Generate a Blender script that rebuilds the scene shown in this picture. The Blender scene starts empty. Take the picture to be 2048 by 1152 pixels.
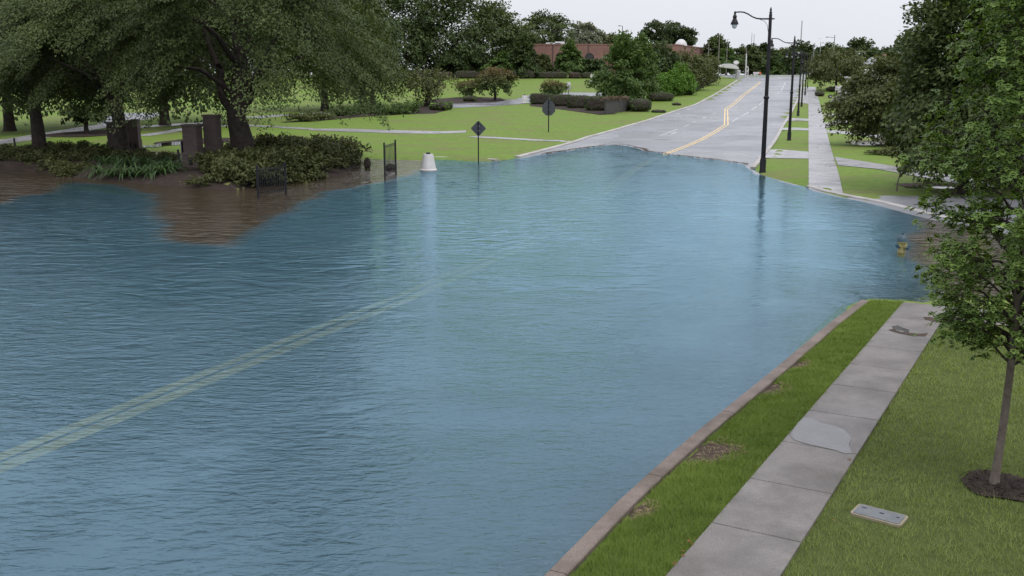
import bpy, bmesh, math, random
import numpy as np
from mathutils import Vector, Matrix
from mathutils.geometry import delaunay_2d_cdt

# ------------------------------------------------------------------ camera, sky, sun, exposure
scene = bpy.context.scene
COL = scene.collection
TH = math.atan(400.0 / 1950.0); CT, ST = math.cos(TH), math.sin(TH)
CAMH = 5.2
cam_d = bpy.data.cameras.new('camera'); cam = bpy.data.objects.new('camera', cam_d); COL.objects.link(cam)
cam.location = (0, 0, CAMH); cam.rotation_euler = (math.pi / 2 - TH, 0, 0)
cam_d.sensor_width = 36.0; cam_d.lens = 36.0 * 1950.0 / 2048.0
cam_d.clip_start = 0.1; cam_d.clip_end = 6000
scene.camera = cam

world = bpy.data.worlds.new('World'); scene.world = world; world.use_nodes = True
wn, wl = world.node_tree.nodes, world.node_tree.links
wn.clear()
SUN_EL, SUN_AZ = math.radians(58), math.radians(150)
sky = wn.new('ShaderNodeTexSky'); sky.sky_type = 'NISHITA'; sky.sun_disc = False
sky.sun_elevation = SUN_EL; sky.sun_rotation = SUN_AZ; sky.dust_density = 3.0
tc = wn.new('ShaderNodeTexCoord')
sep = wn.new('ShaderNodeSeparateXYZ'); wl.new(tc.outputs['Generated'], sep.inputs[0])
mr = wn.new('ShaderNodeMapRange'); mr.inputs['From Min'].default_value = 0.0; mr.inputs['From Max'].default_value = 1.0
mr.inputs['To Min'].default_value = 8.7; mr.inputs['To Max'].default_value = 18.0
wl.new(sep.outputs['Z'], mr.inputs['Value'])
cn = wn.new('ShaderNodeTexNoise'); cn.inputs['Scale'].default_value = 2.2; cn.inputs['Detail'].default_value = 5
wl.new(tc.outputs['Generated'], cn.inputs['Vector'])
cr = wn.new('ShaderNodeMapRange'); cr.inputs['To Min'].default_value = 0.88; cr.inputs['To Max'].default_value = 1.08
wl.new(cn.outputs['Fac'], cr.inputs['Value'])
mul = wn.new('ShaderNodeMath'); mul.operation = 'MULTIPLY'
wl.new(mr.outputs[0], mul.inputs[0]); wl.new(cr.outputs[0], mul.inputs[1])
ov = wn.new('ShaderNodeVectorMath'); ov.operation = 'SCALE'; ov.inputs[0].default_value = (0.945, 0.97, 1.045)
wl.new(mul.outputs[0], ov.inputs['Scale'])
mx = wn.new('ShaderNodeMix'); mx.data_type = 'RGBA'; mx.inputs[0].default_value = 0.9
wl.new(sky.outputs[0], mx.inputs[6]); wl.new(ov.outputs[0], mx.inputs[7])
bg = wn.new('ShaderNodeBackground'); bg.inputs['Strength'].default_value = 0.1
wl.new(mx.outputs[2], bg.inputs['Color'])
wo = wn.new('ShaderNodeOutputWorld'); wl.new(bg.outputs[0], wo.inputs['Surface'])

sun_d = bpy.data.lights.new('sun', 'SUN'); sun_d.energy = 1.3; sun_d.angle = math.radians(25); sun_d.color = (1, 0.97, 0.92)
sun = bpy.data.objects.new('sun', sun_d); COL.objects.link(sun)
sun.rotation_euler = Vector((-math.sin(SUN_AZ) * math.cos(SUN_EL), -math.cos(SUN_AZ) * math.cos(SUN_EL), -math.sin(SUN_EL))).to_track_quat('-Z', 'Y').to_euler()

scene.view_settings.view_transform = 'Standard'; scene.view_settings.look = 'None'
scene.view_settings.exposure = 0.0; scene.view_settings.gamma = 1.0
scene.render.engine = 'CYCLES'
cy = scene.cycles
cy.use_denoising = True; cy.max_bounces = 4; cy.diffuse_bounces = 2; cy.glossy_bounces = 2
cy.transmission_bounces = 4; cy.transparent_max_bounces = 8; cy.volume_bounces = 0
cy.caustics_reflective = False; cy.caustics_refractive = False

rng = np.random.default_rng(7)
random.seed(7)

# ------------------------------------------------------------------ geometry of the place
PK = np.array([(-500, 0), (96, 0), (106, .25), (118, .7), (141, 1.5), (173, 2.45), (207, 4.0), (261, 7.2),
               (290, 8.6), (330, 9.3), (420, 8.2), (600, 8.0), (6000, 8.0)], float)
_py = np.arange(-500, 1500, 1.0)
_pz = np.interp(_py, PK[:, 0], PK[:, 1])
_k = np.exp(-0.5 * (np.arange(-24, 25) / 5.0) ** 2); _k /= _k.sum()
_pz = np.convolve(np.pad(_pz, 24, mode='edge'), _k, mode='valid')
def P(y): return np.interp(y, _py, _pz)

def ray(px, py):
    u = (px - 1024.0) / 1950.0; v = (py - 576.0) / 1950.0
    return np.array([u, CT - v * ST, -(ST + v * CT)])
def W(px, py, z=0.0):                    # a pixel's point on a level plane
    d = ray(px, py); t = (z - CAMH) / d[2]
    return np.array([d[0] * t, d[1] * t, z])
def at(px, py, D):                       # a pixel's point at forward distance D
    d = ray(px, py); t = D / d[1]
    return np.array([d[0] * t, D, CAMH + d[2] * t])

def poly_sd(poly, X, Y):                 # signed distance, positive outside
    X = np.asarray(X, float); Y = np.asarray(Y, float)
    shp = X.shape; X = X.ravel(); Y = Y.ravel()
    d2 = np.full(X.shape, 1e18); inside = np.zeros(X.shape, bool)
    n = len(poly)
    for i in range(n):
        ax, ay = poly[i][0], poly[i][1]; bx, by = poly[(i + 1) % n][0], poly[(i + 1) % n][1]
        ex, ey = bx - ax, by - ay; L = ex * ex + ey * ey + 1e-12
        t = np.clip(((X - ax) * ex + (Y - ay) * ey) / L, 0, 1)
        d2 = np.minimum(d2, (X - ax - t * ex) ** 2 + (Y - ay - t * ey) ** 2)
        c = (ay > Y) != (by > Y)
        with np.errstate(divide='ignore', invalid='ignore'):
            xi = ax + (Y - ay) / (by - ay if by != ay else 1e-12) * ex
        inside ^= c & (X < xi)
    s = np.sqrt(d2); s[inside] *= -1
    return s.reshape(shp)

flood_px = [(-500, 306), (0, 306), (180, 301), (300, 303), (420, 305), (560, 305), (671, 307), (711, 316), (836, 321),
            (870, 318), (940, 322), (985, 323), (1037, 316), (1100, 306), (1160, 297), (1215, 289), (1260, 290),
            (1300, 303), (1340, 309), (1420, 318), (1488, 328), (1508, 342), (1530, 352), (1565, 362), (1612, 374), (1640, 384), (1690, 395),
            (1760, 408), (1835, 428), (1920, 448), (2100, 480), (2500, 540), (2500, 600), (2050, 598), (1960, 597), (1890, 600), (1850, 605),
            (1800, 603), (1740, 600), (1712, 608), (1660, 644), (1545, 741), (1376, 885), (1240, 1007), (1175, 1078), (1098, 1152), (900, 1345)]
FLOOD = [tuple(W(*p)[:2]) for p in flood_px]
FLOOD = [(x + .22 * .86, y - .22 * .51) if i >= 40 else (x, y) for i, (x, y) in enumerate(FLOOD)] + [(-14, -12), (-160, -12)]
bed_px = [(-200, 326), (0, 316), (60, 302), (200, 303), (300, 318), (345, 330), (420, 322), (500, 312), (620, 303), (690, 313),
          (716, 331), (706, 348), (647, 358), (578, 370), (517, 375), (478, 383), (425, 381), (369, 375), (300, 370), (250, 366),
          (187, 362), (134, 353), (57, 342), (0, 343), (-200, 346)]
BED = [tuple(W(*p)[:2]) for p in bed_px]
def U0(px, py):                          # a pixel's point on the smooth ground, before banks
    d = ray(px, py); t = np.concatenate([np.linspace(3, 130, 1300), np.linspace(130, 900, 1500)])
    i = np.argmax(CAMH + d[2] * t - P(d[1] * t) < 0); return (d[0] * t[i], d[1] * t[i])
STREET = [U0(*p) for p in ((1000, 340), (1040, 318), (1180, 277), (1300, 243), (1390, 213), (1432, 191), (1478, 162), (1482, 153), (1612, 153), (1605, 170), (1598, 190), (1588, 212), (1575, 234), (1560, 254), (1532, 297), (1498, 338), (1480, 360), (1200, 345))]
def sstep(x): x = np.clip(x, 0, 1); return x * x * (3 - 2 * x)
def zt(X, Y):
    X = np.asarray(X, float); Y = np.asarray(Y, float)
    s = poly_sd(FLOOD, X, Y)
    s = s + sstep((Y - 46) / 6) * (.15 * np.sin(X * 1.9 + 1.3 * np.sin(Y * .9)) + .07 * np.sin(X * 4.7 + Y * 1.1))
    S = np.where(s > 0, 0.13 * (1 - np.exp(-np.maximum(s, 0) / 0.35)), -0.15 * (1 - np.exp(np.minimum(s, 0) / 1.4)))
    S = S - 0.55 * np.exp(-((X - 4) ** 2 + (Y - 42) ** 2) / 230.0) * sstep(-s / 5.0)
    S = np.where(s > 0, S * (0.12 + 0.88 * sstep((poly_sd(STREET, X, Y) - 0.6) / 0.6)), S)
    b = poly_sd(BED, X, Y)
    return P(Y) + S + 0.62 * sstep((-b + 0.5) / 2.6)
def z1(x, y): return float(zt(np.array([x]), np.array([y]))[0])
_T = np.concatenate([np.linspace(3, 130, 1300), np.linspace(130, 900, 1500)])
def U(px, py, dz=0.0):                   # a pixel's point on the ground
    d = ray(px, py); off = dz; r = None
    for _ in range(4):
        zz = CAMH + d[2] * _T - (P(d[1] * _T) + off)
        i = np.argmax(zz < 0)
        if zz[i] >= 0: i = len(_T) - 1
        a, b = zz[i - 1], zz[i]; t = _T[i - 1] + (_T[i] - _T[i - 1]) * (a / (a - b) if a != b else 0)
        r = d * t; off = z1(r[0], r[1]) - float(P(r[1])) + dz
    return np.array([r[0], r[1], CAMH + d[2] * t])
def UXY(pts): return [tuple(U(*p)[:2]) for p in pts]

# ------------------------------------------------------------------ material helpers
def new_mat(name):
    m = bpy.data.materials.new(name); m.use_nodes = True
    n = m.node_tree.nodes; n.clear(); return m, n, m.node_tree.links
def setv(node, key, v):
    if key in node.inputs: node.inputs[key].default_value = v
def noise(n, l, scale, detail=4, rough=0.6, vec=None, dist=0.0):
    t = n.new('ShaderNodeTexNoise'); t.inputs['Scale'].default_value = scale; t.inputs['Detail'].default_value = detail
    t.inputs['Roughness'].default_value = rough; t.inputs['Distortion'].default_value = dist
    if vec is not None: l.new(vec, t.inputs['Vector'])
    return t
def ramp(n, l, src, stops):
    r = n.new('ShaderNodeValToRGB'); e = r.color_ramp.elements
    e[0].position, e[0].color = stops[0][0], (*stops[0][1], 1)
    e[1].position, e[1].color = stops[-1][0], (*stops[-1][1], 1)
    for p, c in stops[1:-1]:
        x = e.new(p); x.color = (*c, 1)
    l.new(src, r.inputs[0]); return r
def mixc(n, l, a, b, fac, mode='MIX'):
    m = n.new('ShaderNodeMix'); m.data_type = 'RGBA'; m.blend_type = mode
    for s, v in ((0, fac), (6, a), (7, b)):
        if hasattr(v, 'links'): l.new(v, m.inputs[s])
        else: m.inputs[s].default_value = v if s == 0 else (*v, 1)
    return m.outputs[2]
def surf(name, c1, c2, scale, rough=0.8, bump=0.0, bscale=None, spec=0.3, c3=None, s3=1.0, f3=0.5, metallic=0.0, wet=None, world_pos=True, speck=0.0):
    m, n, l = new_mat(name)
    vec = None
    if world_pos:
        g = n.new('ShaderNodeNewGeometry'); vec = g.outputs['Position']
    t = noise(n, l, scale, 6, 0.65, vec)
    r = ramp(n, l, t.outputs['Fac'], [(0.3, c1), (0.7, c2)])
    col = r.outputs[0]
    if c3 is not None:
        t3 = noise(n, l, s3, 5, 0.6, vec)
        r3 = ramp(n, l, t3.outputs['Fac'], [(0.45, (0, 0, 0)), (0.65, (f3, f3, f3))])
        col = mixc(n, l, col, c3, r3.outputs[0])
    if speck > 0:
        ts_ = noise(n, l, 55, 3, 0.8, vec); rs = ramp(n, l, ts_.outputs['Fac'], [(0.35, (1 - speck,) * 3), (0.65, (1 + speck,) * 3)])
        col = mixc(n, l, col, rs.outputs[0], 1.0, 'MULTIPLY')
    p = n.new('ShaderNodeBsdfPrincipled'); l.new(col, p.inputs['Base Color'])
    p.inputs['Roughness'].default_value = rough; setv(p, 'Specular IOR Level', spec); p.inputs['Metallic'].default_value = metallic
    if wet is not None:
        tw = noise(n, l, wet[0], 4, 0.6, vec)
        rw = n.new('ShaderNodeMapRange'); rw.inputs['From Min'].default_value = 0.38; rw.inputs['From Max'].default_value = 0.62
        rw.inputs['To Min'].default_value = wet[1]; rw.inputs['To Max'].default_value = wet[2]
        l.new(tw.outputs['Fac'], rw.inputs['Value']); l.new(rw.outputs[0], p.inputs['Roughness'])
    if bump > 0:
        tb = noise(n, l, bscale or scale * 4, 5, 0.7, vec)
        b = n.new('ShaderNodeBump'); b.inputs['Strength'].default_value = bump; b.inputs['Distance'].default_value = 0.02
        l.new(tb.outputs['Fac'], b.inputs['Height']); l.new(b.outputs[0], p.inputs['Normal'])
    o = n.new('ShaderNodeOutputMaterial'); l.new(p.outputs[0], o.inputs[0])
    return m
def leafmat(name, a, b, tr=0.3, rough=0.5, top=None):
    m, n, l = new_mat(name)
    g = n.new('ShaderNodeNewGeometry')
    t = noise(n, l, 0.45, 3, 0.6, g.outputs['Position'])
    ri = n.new('ShaderNodeMath'); ri.operation = 'MULTIPLY_ADD'; ri.inputs[1].default_value = 0.36
    l.new(g.outputs['Random Per Island'], ri.inputs[0])
    sc = n.new('ShaderNodeMath'); sc.operation = 'MULTIPLY_ADD'; sc.inputs[1].default_value = 1.25; sc.inputs[2].default_value = -0.30
    l.new(t.outputs['Fac'], sc.inputs[0]); l.new(sc.outputs[0], ri.inputs[2])
    r = ramp(n, l, ri.outputs[0], [(0.1, a), (0.9, b)])
    col = r.outputs[0]
    if top is not None:                   # young growth of another colour towards the tips of the tree
        tcn = n.new('ShaderNodeTexCoord'); sp = n.new('ShaderNodeSeparateXYZ'); l.new(tcn.outputs['Generated'], sp.inputs[0])
        mrr = n.new('ShaderNodeMapRange'); mrr.inputs['From Min'].default_value = 0.4; mrr.inputs['From Max'].default_value = 1.0
        mrr.inputs['To Max'].default_value = 0.75
        l.new(sp.outputs['Z'], mrr.inputs['Value']); col = mixc(n, l, col, top, mrr.outputs[0])
    p = n.new('ShaderNodeBsdfPrincipled'); l.new(col, p.inputs['Base Color']); p.inputs['Roughness'].default_value = rough
    setv(p, 'Specular IOR Level', 0.16)
    ts = n.new('ShaderNodeBsdfTranslucent')
    cb = mixc(n, l, col, (1.0, 1.0, 0.35), 1.0, 'MULTIPLY'); l.new(cb, ts.inputs['Color'])
    mxs = n.new('ShaderNodeMixShader'); mxs.inputs[0].default_value = tr
    l.new(p.outputs[0], mxs.inputs[1]); l.new(ts.outputs[0], mxs.inputs[2])
    o = n.new('ShaderNodeOutputMaterial'); l.new(mxs.outputs[0], o.inputs[0])
    return m

M = {}
M['lawn'] = surf('lawn', (.080, .142, .019), (.165, .245, .036), 2.2, 0.85, 0.8, 30, 0.2, (.15, .15, .055), 0.22, 0.75)
M['asphalt'] = surf('asphalt', (.155, .157, .172), (.23, .232, .252), 0.35, 0.35, 0.15, 40, 0.5, (.11, .11, .118), 0.12, 0.5, wet=(0.1, 0.2, 0.52))
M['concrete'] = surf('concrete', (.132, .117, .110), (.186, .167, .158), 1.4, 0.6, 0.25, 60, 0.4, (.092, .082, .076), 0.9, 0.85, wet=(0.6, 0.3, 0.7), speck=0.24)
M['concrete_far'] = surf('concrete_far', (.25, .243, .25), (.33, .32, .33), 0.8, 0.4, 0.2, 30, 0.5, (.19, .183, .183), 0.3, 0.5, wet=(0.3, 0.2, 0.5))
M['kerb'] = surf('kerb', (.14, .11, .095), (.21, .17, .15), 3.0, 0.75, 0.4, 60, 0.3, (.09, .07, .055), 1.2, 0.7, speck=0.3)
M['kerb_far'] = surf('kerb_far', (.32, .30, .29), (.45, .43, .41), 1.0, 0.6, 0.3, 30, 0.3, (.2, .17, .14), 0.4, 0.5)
M['wet_concrete'] = surf('wet_concrete', (.075, .070, .069), (.120, .113, .112), 2.5, 0.12, 0, None, 0.75)
M['soil'] = surf('soil', (.045, .032, .024), (.09, .066, .05), 8.0, 0.9, 0.8, 40, 0.2)
M['mulch'] = surf('mulch', (.018, .013, .011), (.045, .032, .027), 9.0, 0.9, 1.0, 30, 0.2, (.07, .052, .042), 2.0, 0.4)
M['bark'] = surf('bark', (.025, .020, .017), (.07, .058, .05), 4.0, 0.9, 1.0, 9, 0.2)
M['bark_pale'] = surf('bark_pale', (.10, .08, .065), (.19, .16, .14), 9.0, 0.85, 0.8, 30, 0.2)
M['black_metal'] = surf('black_metal', (.004, .004, .006), (.009, .008, .011), 6.0, 0.5, 0.05, 40, 0.3)
M['sign_back'] = surf('sign_back', (.05, .055, .065), (.08, .085, .10), 5.0, 0.45, 0.05, 20, 0.5, metallic=0.3)
M['white_paint'] = surf('white_paint', (.50, .49, .49), (.62, .61, .61), 4.0, 0.5, 0.1, 30, 0.4, (.45, .42, .38), 1.2, 0.35)
M['road_white'] = surf('road_white', (.5, .5, .5), (.72, .71, .7), 5.0, 0.6, 0.1, 40, 0.3, (.25, .25, .25), 3.0, 0.6)
M['road_yellow'] = surf('road_yellow', (.74, .50, .20), (.86, .64, .32), 4.0, 0.6, 0.1, 40, 0.3, (.36, .30, .17), 2.0, 0.6)
M['tar'] = surf('tar', (.12, .12, .128), (.19, .19, .20), 0.6, 0.38, 0.1, 20, 0.5)  # darker grey standing in for trees mirrored in wet asphalt
M['grey_metal'] = surf('grey_metal', (.25, .25, .26), (.38, .38, .39), 5.0, 0.5, 0.1, 30, 0.5)
M['wood_pole'] = surf('wood_pole', (.16, .14, .13), (.28, .26, .24), 3.0, 0.9, 0.3, 20, 0.2)
M['dark_wood'] = surf('dark_wood', (.045, .042, .042), (.085, .08, .078), 3.0, 0.8, 0.4, 20, 0.3)
M['dark_glass'] = surf('dark_glass', (.012, .014, .016), (.03, .033, .036), 0.6, 0.12, 0, None, 0.6)
M['lid'] = surf('lid', (.10, .11, .12), (.15, .16, .175), 8.0, 0.6, 0.2, 90, 0.4, (.16, .165, .17), 3.0, 0.5)
M['rim'] = surf('rim', (.22, .185, .13), (.30, .26, .19), 8.0, 0.75, 0.2, 90, 0.3)
M['hole'] = surf('hole', (.008, .008, .008), (.015, .015, .015), 5.0, 0.9)
M['roof_red'] = surf('roof_red', (.14, .06, .045), (.22, .10, .075), 1.0, 0.8)
M['roof_grey'] = surf('roof_grey', (.32, .33, .36), (.42, .43, .46), 1.0, 0.6)
M['siding'] = surf('siding', (.55, .54, .52), (.66, .65, .63), 1.0, 0.7)
M['hydrant_yellow'] = surf('hydrant_yellow', (.19, .165, .06), (.28, .245, .09), 8.0, 0.45, 0.1, 40, 0.5)
M['hydrant_cap'] = surf('hydrant_cap', (.02, .05, .07), (.04, .085, .11), 8.0, 0.45, 0.1, 40, 0.5)
M['dead_leaf'] = surf('dead_leaf', (.16, .07, .025), (.32, .15, .05), 12.0, 0.8)
M['drift'] = surf('drift', (.07, .05, .03), (.16, .12, .08), 6.0, 0.9)
M['tyre'] = surf('tyre', (.01, .01, .01), (.02, .02, .02), 12.0, 0.8)
M['orange'] = surf('orange', (.6, .13, .03), (.75, .2, .05), 3.0, 0.6)

def brick_mat(name, c1, c2, mort, scale):
    m, n, l = new_mat(name)
    g = n.new('ShaderNodeTexCoord')
    mp = n.new('ShaderNodeMapping'); mp.inputs['Rotation'].default_value = (math.pi / 2, 0, 0)
    l.new(g.outputs['Object'], mp.inputs['Vector'])
    b = n.new('ShaderNodeTexBrick'); b.inputs['Scale'].default_value = scale
    b.inputs['Color1'].default_value = (*c1, 1); b.inputs['Color2'].default_value = (*c2, 1); b.inputs['Mortar'].default_value = (*mort, 1)
    b.inputs['Mortar Size'].default_value = 0.015; l.new(mp.outputs[0], b.inputs['Vector'])
    t = noise(n, l, 0.35, 5, 0.6, g.outputs['Object'])
    r = ramp(n, l, t.outputs['Fac'], [(0.3, (.72, .72, .72)), (0.7, (1.15, 1.1, 1.08))])
    c = mixc(n, l, b.outputs['Color'], r.outputs[0], 1.0, 'MULTIPLY')
    p = n.new('ShaderNodeBsdfPrincipled'); l.new(c, p.inputs['Base Color']); p.inputs['Roughness'].default_value = 0.85
    bp = n.new('ShaderNodeBump'); bp.inputs['Strength'].default_value = 0.4; bp.inputs['Distance'].default_value = 0.01
    l.new(b.outputs['Fac'], bp.inputs['Height']); bp.invert = True; l.new(bp.outputs[0], p.inputs['Normal'])
    o = n.new('ShaderNodeOutputMaterial'); l.new(p.outputs[0], o.inputs[0]); return m
M['brick'] = brick_mat('brick', (.215, .110, .094), (.26, .132, .114), (.20, .16, .145), 2.0)
M['brick_gate'] = brick_mat('brick_gate', (.072, .055, .049), (.095, .072, .063), (.08, .07, .066), 2.0)

M['leaf_oak'] = leafmat('leaf_oak', (.026, .045, .014), (.118, .152, .050), 0.25)
M['leaf_dark'] = leafmat('leaf_dark', (.022, .040, .014), (.088, .122, .042), 0.25)
M['leaf_mid'] = leafmat('leaf_mid', (.048, .088, .024), (.13, .195, .06), 0.3)
M['leaf_bright'] = leafmat('leaf_bright', (.065, .14, .022), (.14, .26, .045), 0.35)
M['leaf_olive'] = leafmat('leaf_olive', (.060, .075, .028), (.13, .145, .055), 0.3)
M['leaf_red'] = leafmat('leaf_red', (.055, .085, .028), (.11, .15, .05), 0.3, top=(.17, .085, .045))
M['leaf_pale'] = leafmat('leaf_pale', (.13, .15, .10), (.27, .28, .21), 0.3)
M['leaf_near'] = leafmat('leaf_near', (.085, .150, .034), (.25, .36, .095), 0.3, 0.38)
M['leaf_hedge'] = leafmat('leaf_hedge', (.032, .062, .018), (.085, .130, .040), 0.2)
M['leaf_brown'] = leafmat('leaf_brown', (.085, .06, .04), (.16, .12, .085), 0.2)
M['leaf_strap'] = leafmat('leaf_strap', (.035, .075, .028), (.10, .16, .065), 0.25, 0.35)
M['leaf_shrub'] = leafmat('leaf_shrub', (.040, .052, .020), (.120, .130, .050), 0.2)
M['grass_blade'] = leafmat('grass_blade', (.15, .20, .055), (.28, .34, .105), 0.4, 0.6)
M['turf'] = surf('turf', (.050, .066, .020), (.085, .105, .034), 5.0, 0.9, 0.6, 40, 0.1)
M['grass_strip'] = leafmat('grass_strip', (.105, .165, .032), (.225, .30, .070), 0.4, 0.6)
M['straw'] = leafmat('straw', (.20, .15, .09), (.34, .27, .17), 0.2, 0.7)

# ------------------------------------------------------------------ mesh helpers
def mesh(name, V, F, mat=None, smooth=False):
    me = bpy.data.meshes.new(name)
    V = np.asarray(V, np.float32).reshape(-1, 3)
    if isinstance(F, np.ndarray):
        k = F.shape[1]; nf = len(F)
        me.vertices.add(len(V)); me.vertices.foreach_set('co', V.ravel())
        me.loops.add(nf * k); me.loops.foreach_set('vertex_index', F.astype(np.int32).ravel())
        me.polygons.add(nf)
        me.polygons.foreach_set('loop_start', np.arange(0, nf * k, k, dtype=np.int32))
        me.polygons.foreach_set('loop_total', np.full(nf, k, np.int32))
        me.update(calc_edges=True)
    else:
        me.from_pydata([tuple(map(float, v)) for v in V], [], F); me.update()
    if mat is not None: me.materials.append(M[mat] if isinstance(mat, str) else mat)
    if smooth: me.polygons.foreach_set('use_smooth', np.ones(len(me.polygons), bool))
    return me
def obj(name, me, parent=None, loc=(0, 0, 0)):
    o = bpy.data.objects.new(name, me); COL.objects.link(o); o.location = [float(c) for c in loc]
    if parent is not None: o.parent = parent
    return o
def tag(o, label=None, cat=None, group=None, kind=None):
    if label: o['label'] = label
    if cat: o['category'] = cat
    if group: o['group'] = group
    if kind: o['kind'] = kind
    return o
def empty(name, loc, rz=0.0):
    o = bpy.data.objects.new(name, None); COL.objects.link(o); o.location = [float(c) for c in loc]; o.rotation_euler = (0, 0, rz)
    o.empty_display_size = 0.2
    return o
class MB:
    def __init__(s): s.V = []; s.F = []
    def add(s, V, F):
        k = len(s.V); s.V += [tuple(map(float, v)) for v in V]; s.F += [tuple(int(i) + k for i in f) for f in F]; return s
    def box(s, x0, x1, y0, y1, z0, z1, bev=0.0):
        if bev <= 0:
            V = [(x0, y0, z0), (x1, y0, z0), (x1, y1, z0), (x0, y1, z0), (x0, y0, z1), (x1, y0, z1), (x1, y1, z1), (x0, y1, z1)]
            F = [(0, 3, 2, 1), (4, 5, 6, 7), (0, 1, 5, 4), (1, 2, 6, 5), (2, 3, 7, 6), (3, 0, 4, 7)]
        else:
            b = bev
            V = [(x0, y0, z0), (x1, y0, z0), (x1, y1, z0), (x0, y1, z0), (x0, y0, z1 - b), (x1, y0, z1 - b), (x1, y1, z1 - b), (x0, y1, z1 - b),
                 (x0 + b, y0 + b, z1), (x1 - b, y0 + b, z1), (x1 - b, y1 - b, z1), (x0 + b, y1 - b, z1)]
            F = [(0, 3, 2, 1), (8, 9, 10, 11)]
            for i in range(4):
                j = (i + 1) % 4; F += [(i, j, 4 + j, 4 + i), (4 + i, 4 + j, 8 + j, 8 + i)]
        return s.add(V, F)
    def tube(s, pts, rad, sides=8, cap=True):
        V, F = tube(pts, rad, sides, cap); return s.add(V, F)
    def lathe(s, prof, sides=20, c=(0, 0, 0)):
        V = []; F = []
        for r, z in prof:
            for k in range(sides):
                a = 2 * math.pi * k / sides; V.append((c[0] + r * math.cos(a), c[1] + r * math.sin(a), c[2] + z))
        for i in range(len(prof) - 1):
            for k in range(sides):
                j = (k + 1) % sides; F.append((i * sides + k, i * sides + j, (i + 1) * sides + j, (i + 1) * sides + k))
        F.append(tuple(range(sides))[::-1]); F.append(tuple(range((len(prof) - 1) * sides, len(prof) * sides)))
        return s.add(V, F)
    def prism(s, outline, y0, y1):          # outline in x,z; extruded in y
        n = len(outline)
        V = [(x, y0, z) for x, z in outline] + [(x, y1, z) for x, z in outline]
        F = [tuple(range(n)), tuple(range(2 * n - 1, n - 1, -1))] + [(i, n + i, n + (i + 1) % n, (i + 1) % n) for i in range(n)]
        return s.add(V, F)
    def build(s, name, mat, parent=None, smooth=False, loc=(0, 0, 0)):
        me = mesh(name, s.V, s.F, mat)
        if smooth:
            me.polygons.foreach_set('use_smooth', np.ones(len(me.polygons), bool))
            try: me.set_sharp_from_angle(angle=math.radians(40))
            except Exception: pass
        return obj(name, me, parent, loc)
def tube(pts, rad, sides=8, cap=True):
    pts = [np.asarray(p, float) for p in pts]; n = len(pts)
    if np.isscalar(rad): rad = [rad] * n
    V = []; F = []; ref = np.array([0.0, 0.0, 1.0])
    for i in range(n):
        t = pts[min(i + 1, n - 1)] - pts[max(i - 1, 0)]; t = t / (np.linalg.norm(t) + 1e-9)
        r0 = ref if abs(t[2]) < 0.95 else np.array([1.0, 0, 0])
        a = np.cross(t, r0); a /= np.linalg.norm(a) + 1e-9; b = np.cross(t, a)
        if i and np.dot(a, la) < 0: a, b = -a, -b
        la = a
        for k in range(sides):
            w = 2 * math.pi * k / sides; V.append(pts[i] + rad[i] * (math.cos(w) * a + math.sin(w) * b))
    for i in range(n - 1):
        for k in range(sides):
            j = (k + 1) % sides; F.append((i * sides + k, i * sides + j, (i + 1) * sides + j, (i + 1) * sides + k))
    if cap: F += [tuple(range(sides))[::-1], tuple(range((n - 1) * sides, n * sides))]
    return V, F
def resample(pts, step):
    pts = [np.asarray(p, float) for p in pts]; out = [pts[0]]
    for a, b in zip(pts[:-1], pts[1:]):
        n = max(1, int(np.linalg.norm(b - a) / step))
        for i in range(1, n + 1): out.append(a + (b - a) * i / n)
    return out
def sheet_mesh(name, poly, res, dz, mat, holes=()):
    ring = resample(list(poly) + [poly[0]], res)[:-1]
    pts = [Vector((float(p[0]), float(p[1]))) for p in ring]; n0 = len(pts)
    edges = [(i, (i + 1) % n0) for i in range(n0)]
    for h in holes:
        hr = resample(list(h) + [h[0]], res)[:-1]; k = len(pts)
        pts += [Vector((float(p[0]), float(p[1]))) for p in hr]; edges += [(k + i, k + (i + 1) % len(hr)) for i in range(len(hr))]
    A = np.array([p[:2] for p in poly]); x0, y0 = A.min(0); x1, y1 = A.max(0)
    gx, gy = np.meshgrid(np.arange(x0 + res / 2, x1, res), np.arange(y0 + res / 2, y1, res)); gx = gx.ravel(); gy = gy.ravel()
    if len(gx):
        k = poly_sd(poly, gx, gy) < -0.3 * res
        pts += [Vector((float(a), float(b))) for a, b in zip(gx[k], gy[k])]
    r = delaunay_2d_cdt(pts, edges, [], 0, 1e-5)
    V = np.array([(v[0], v[1]) for v in r[0]]); F = np.array([f for f in r[2]], int)
    c = V[F].mean(1); keep = poly_sd(poly, c[:, 0], c[:, 1]) < 0
    for h in holes: keep &= poly_sd(h, c[:, 0], c[:, 1]) > 0
    F = F[keep]
    a = V[F]; cr = (a[:, 1, 0] - a[:, 0, 0]) * (a[:, 2, 1] - a[:, 0, 1]) - (a[:, 1, 1] - a[:, 0, 1]) * (a[:, 2, 0] - a[:, 0, 0])
    F[cr < 0] = F[cr < 0][:, ::-1]
    z = zt(V[:, 0], V[:, 1]) + dz
    return mesh(name, np.column_stack([V, z]), F, mat, True)
def sheet(name, poly, res, dz, mat, parent=None, holes=()):
    return obj(name, sheet_mesh(name, poly, res, dz, mat, holes), parent)
def struct(o): o['kind'] = 'structure'; return o
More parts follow.
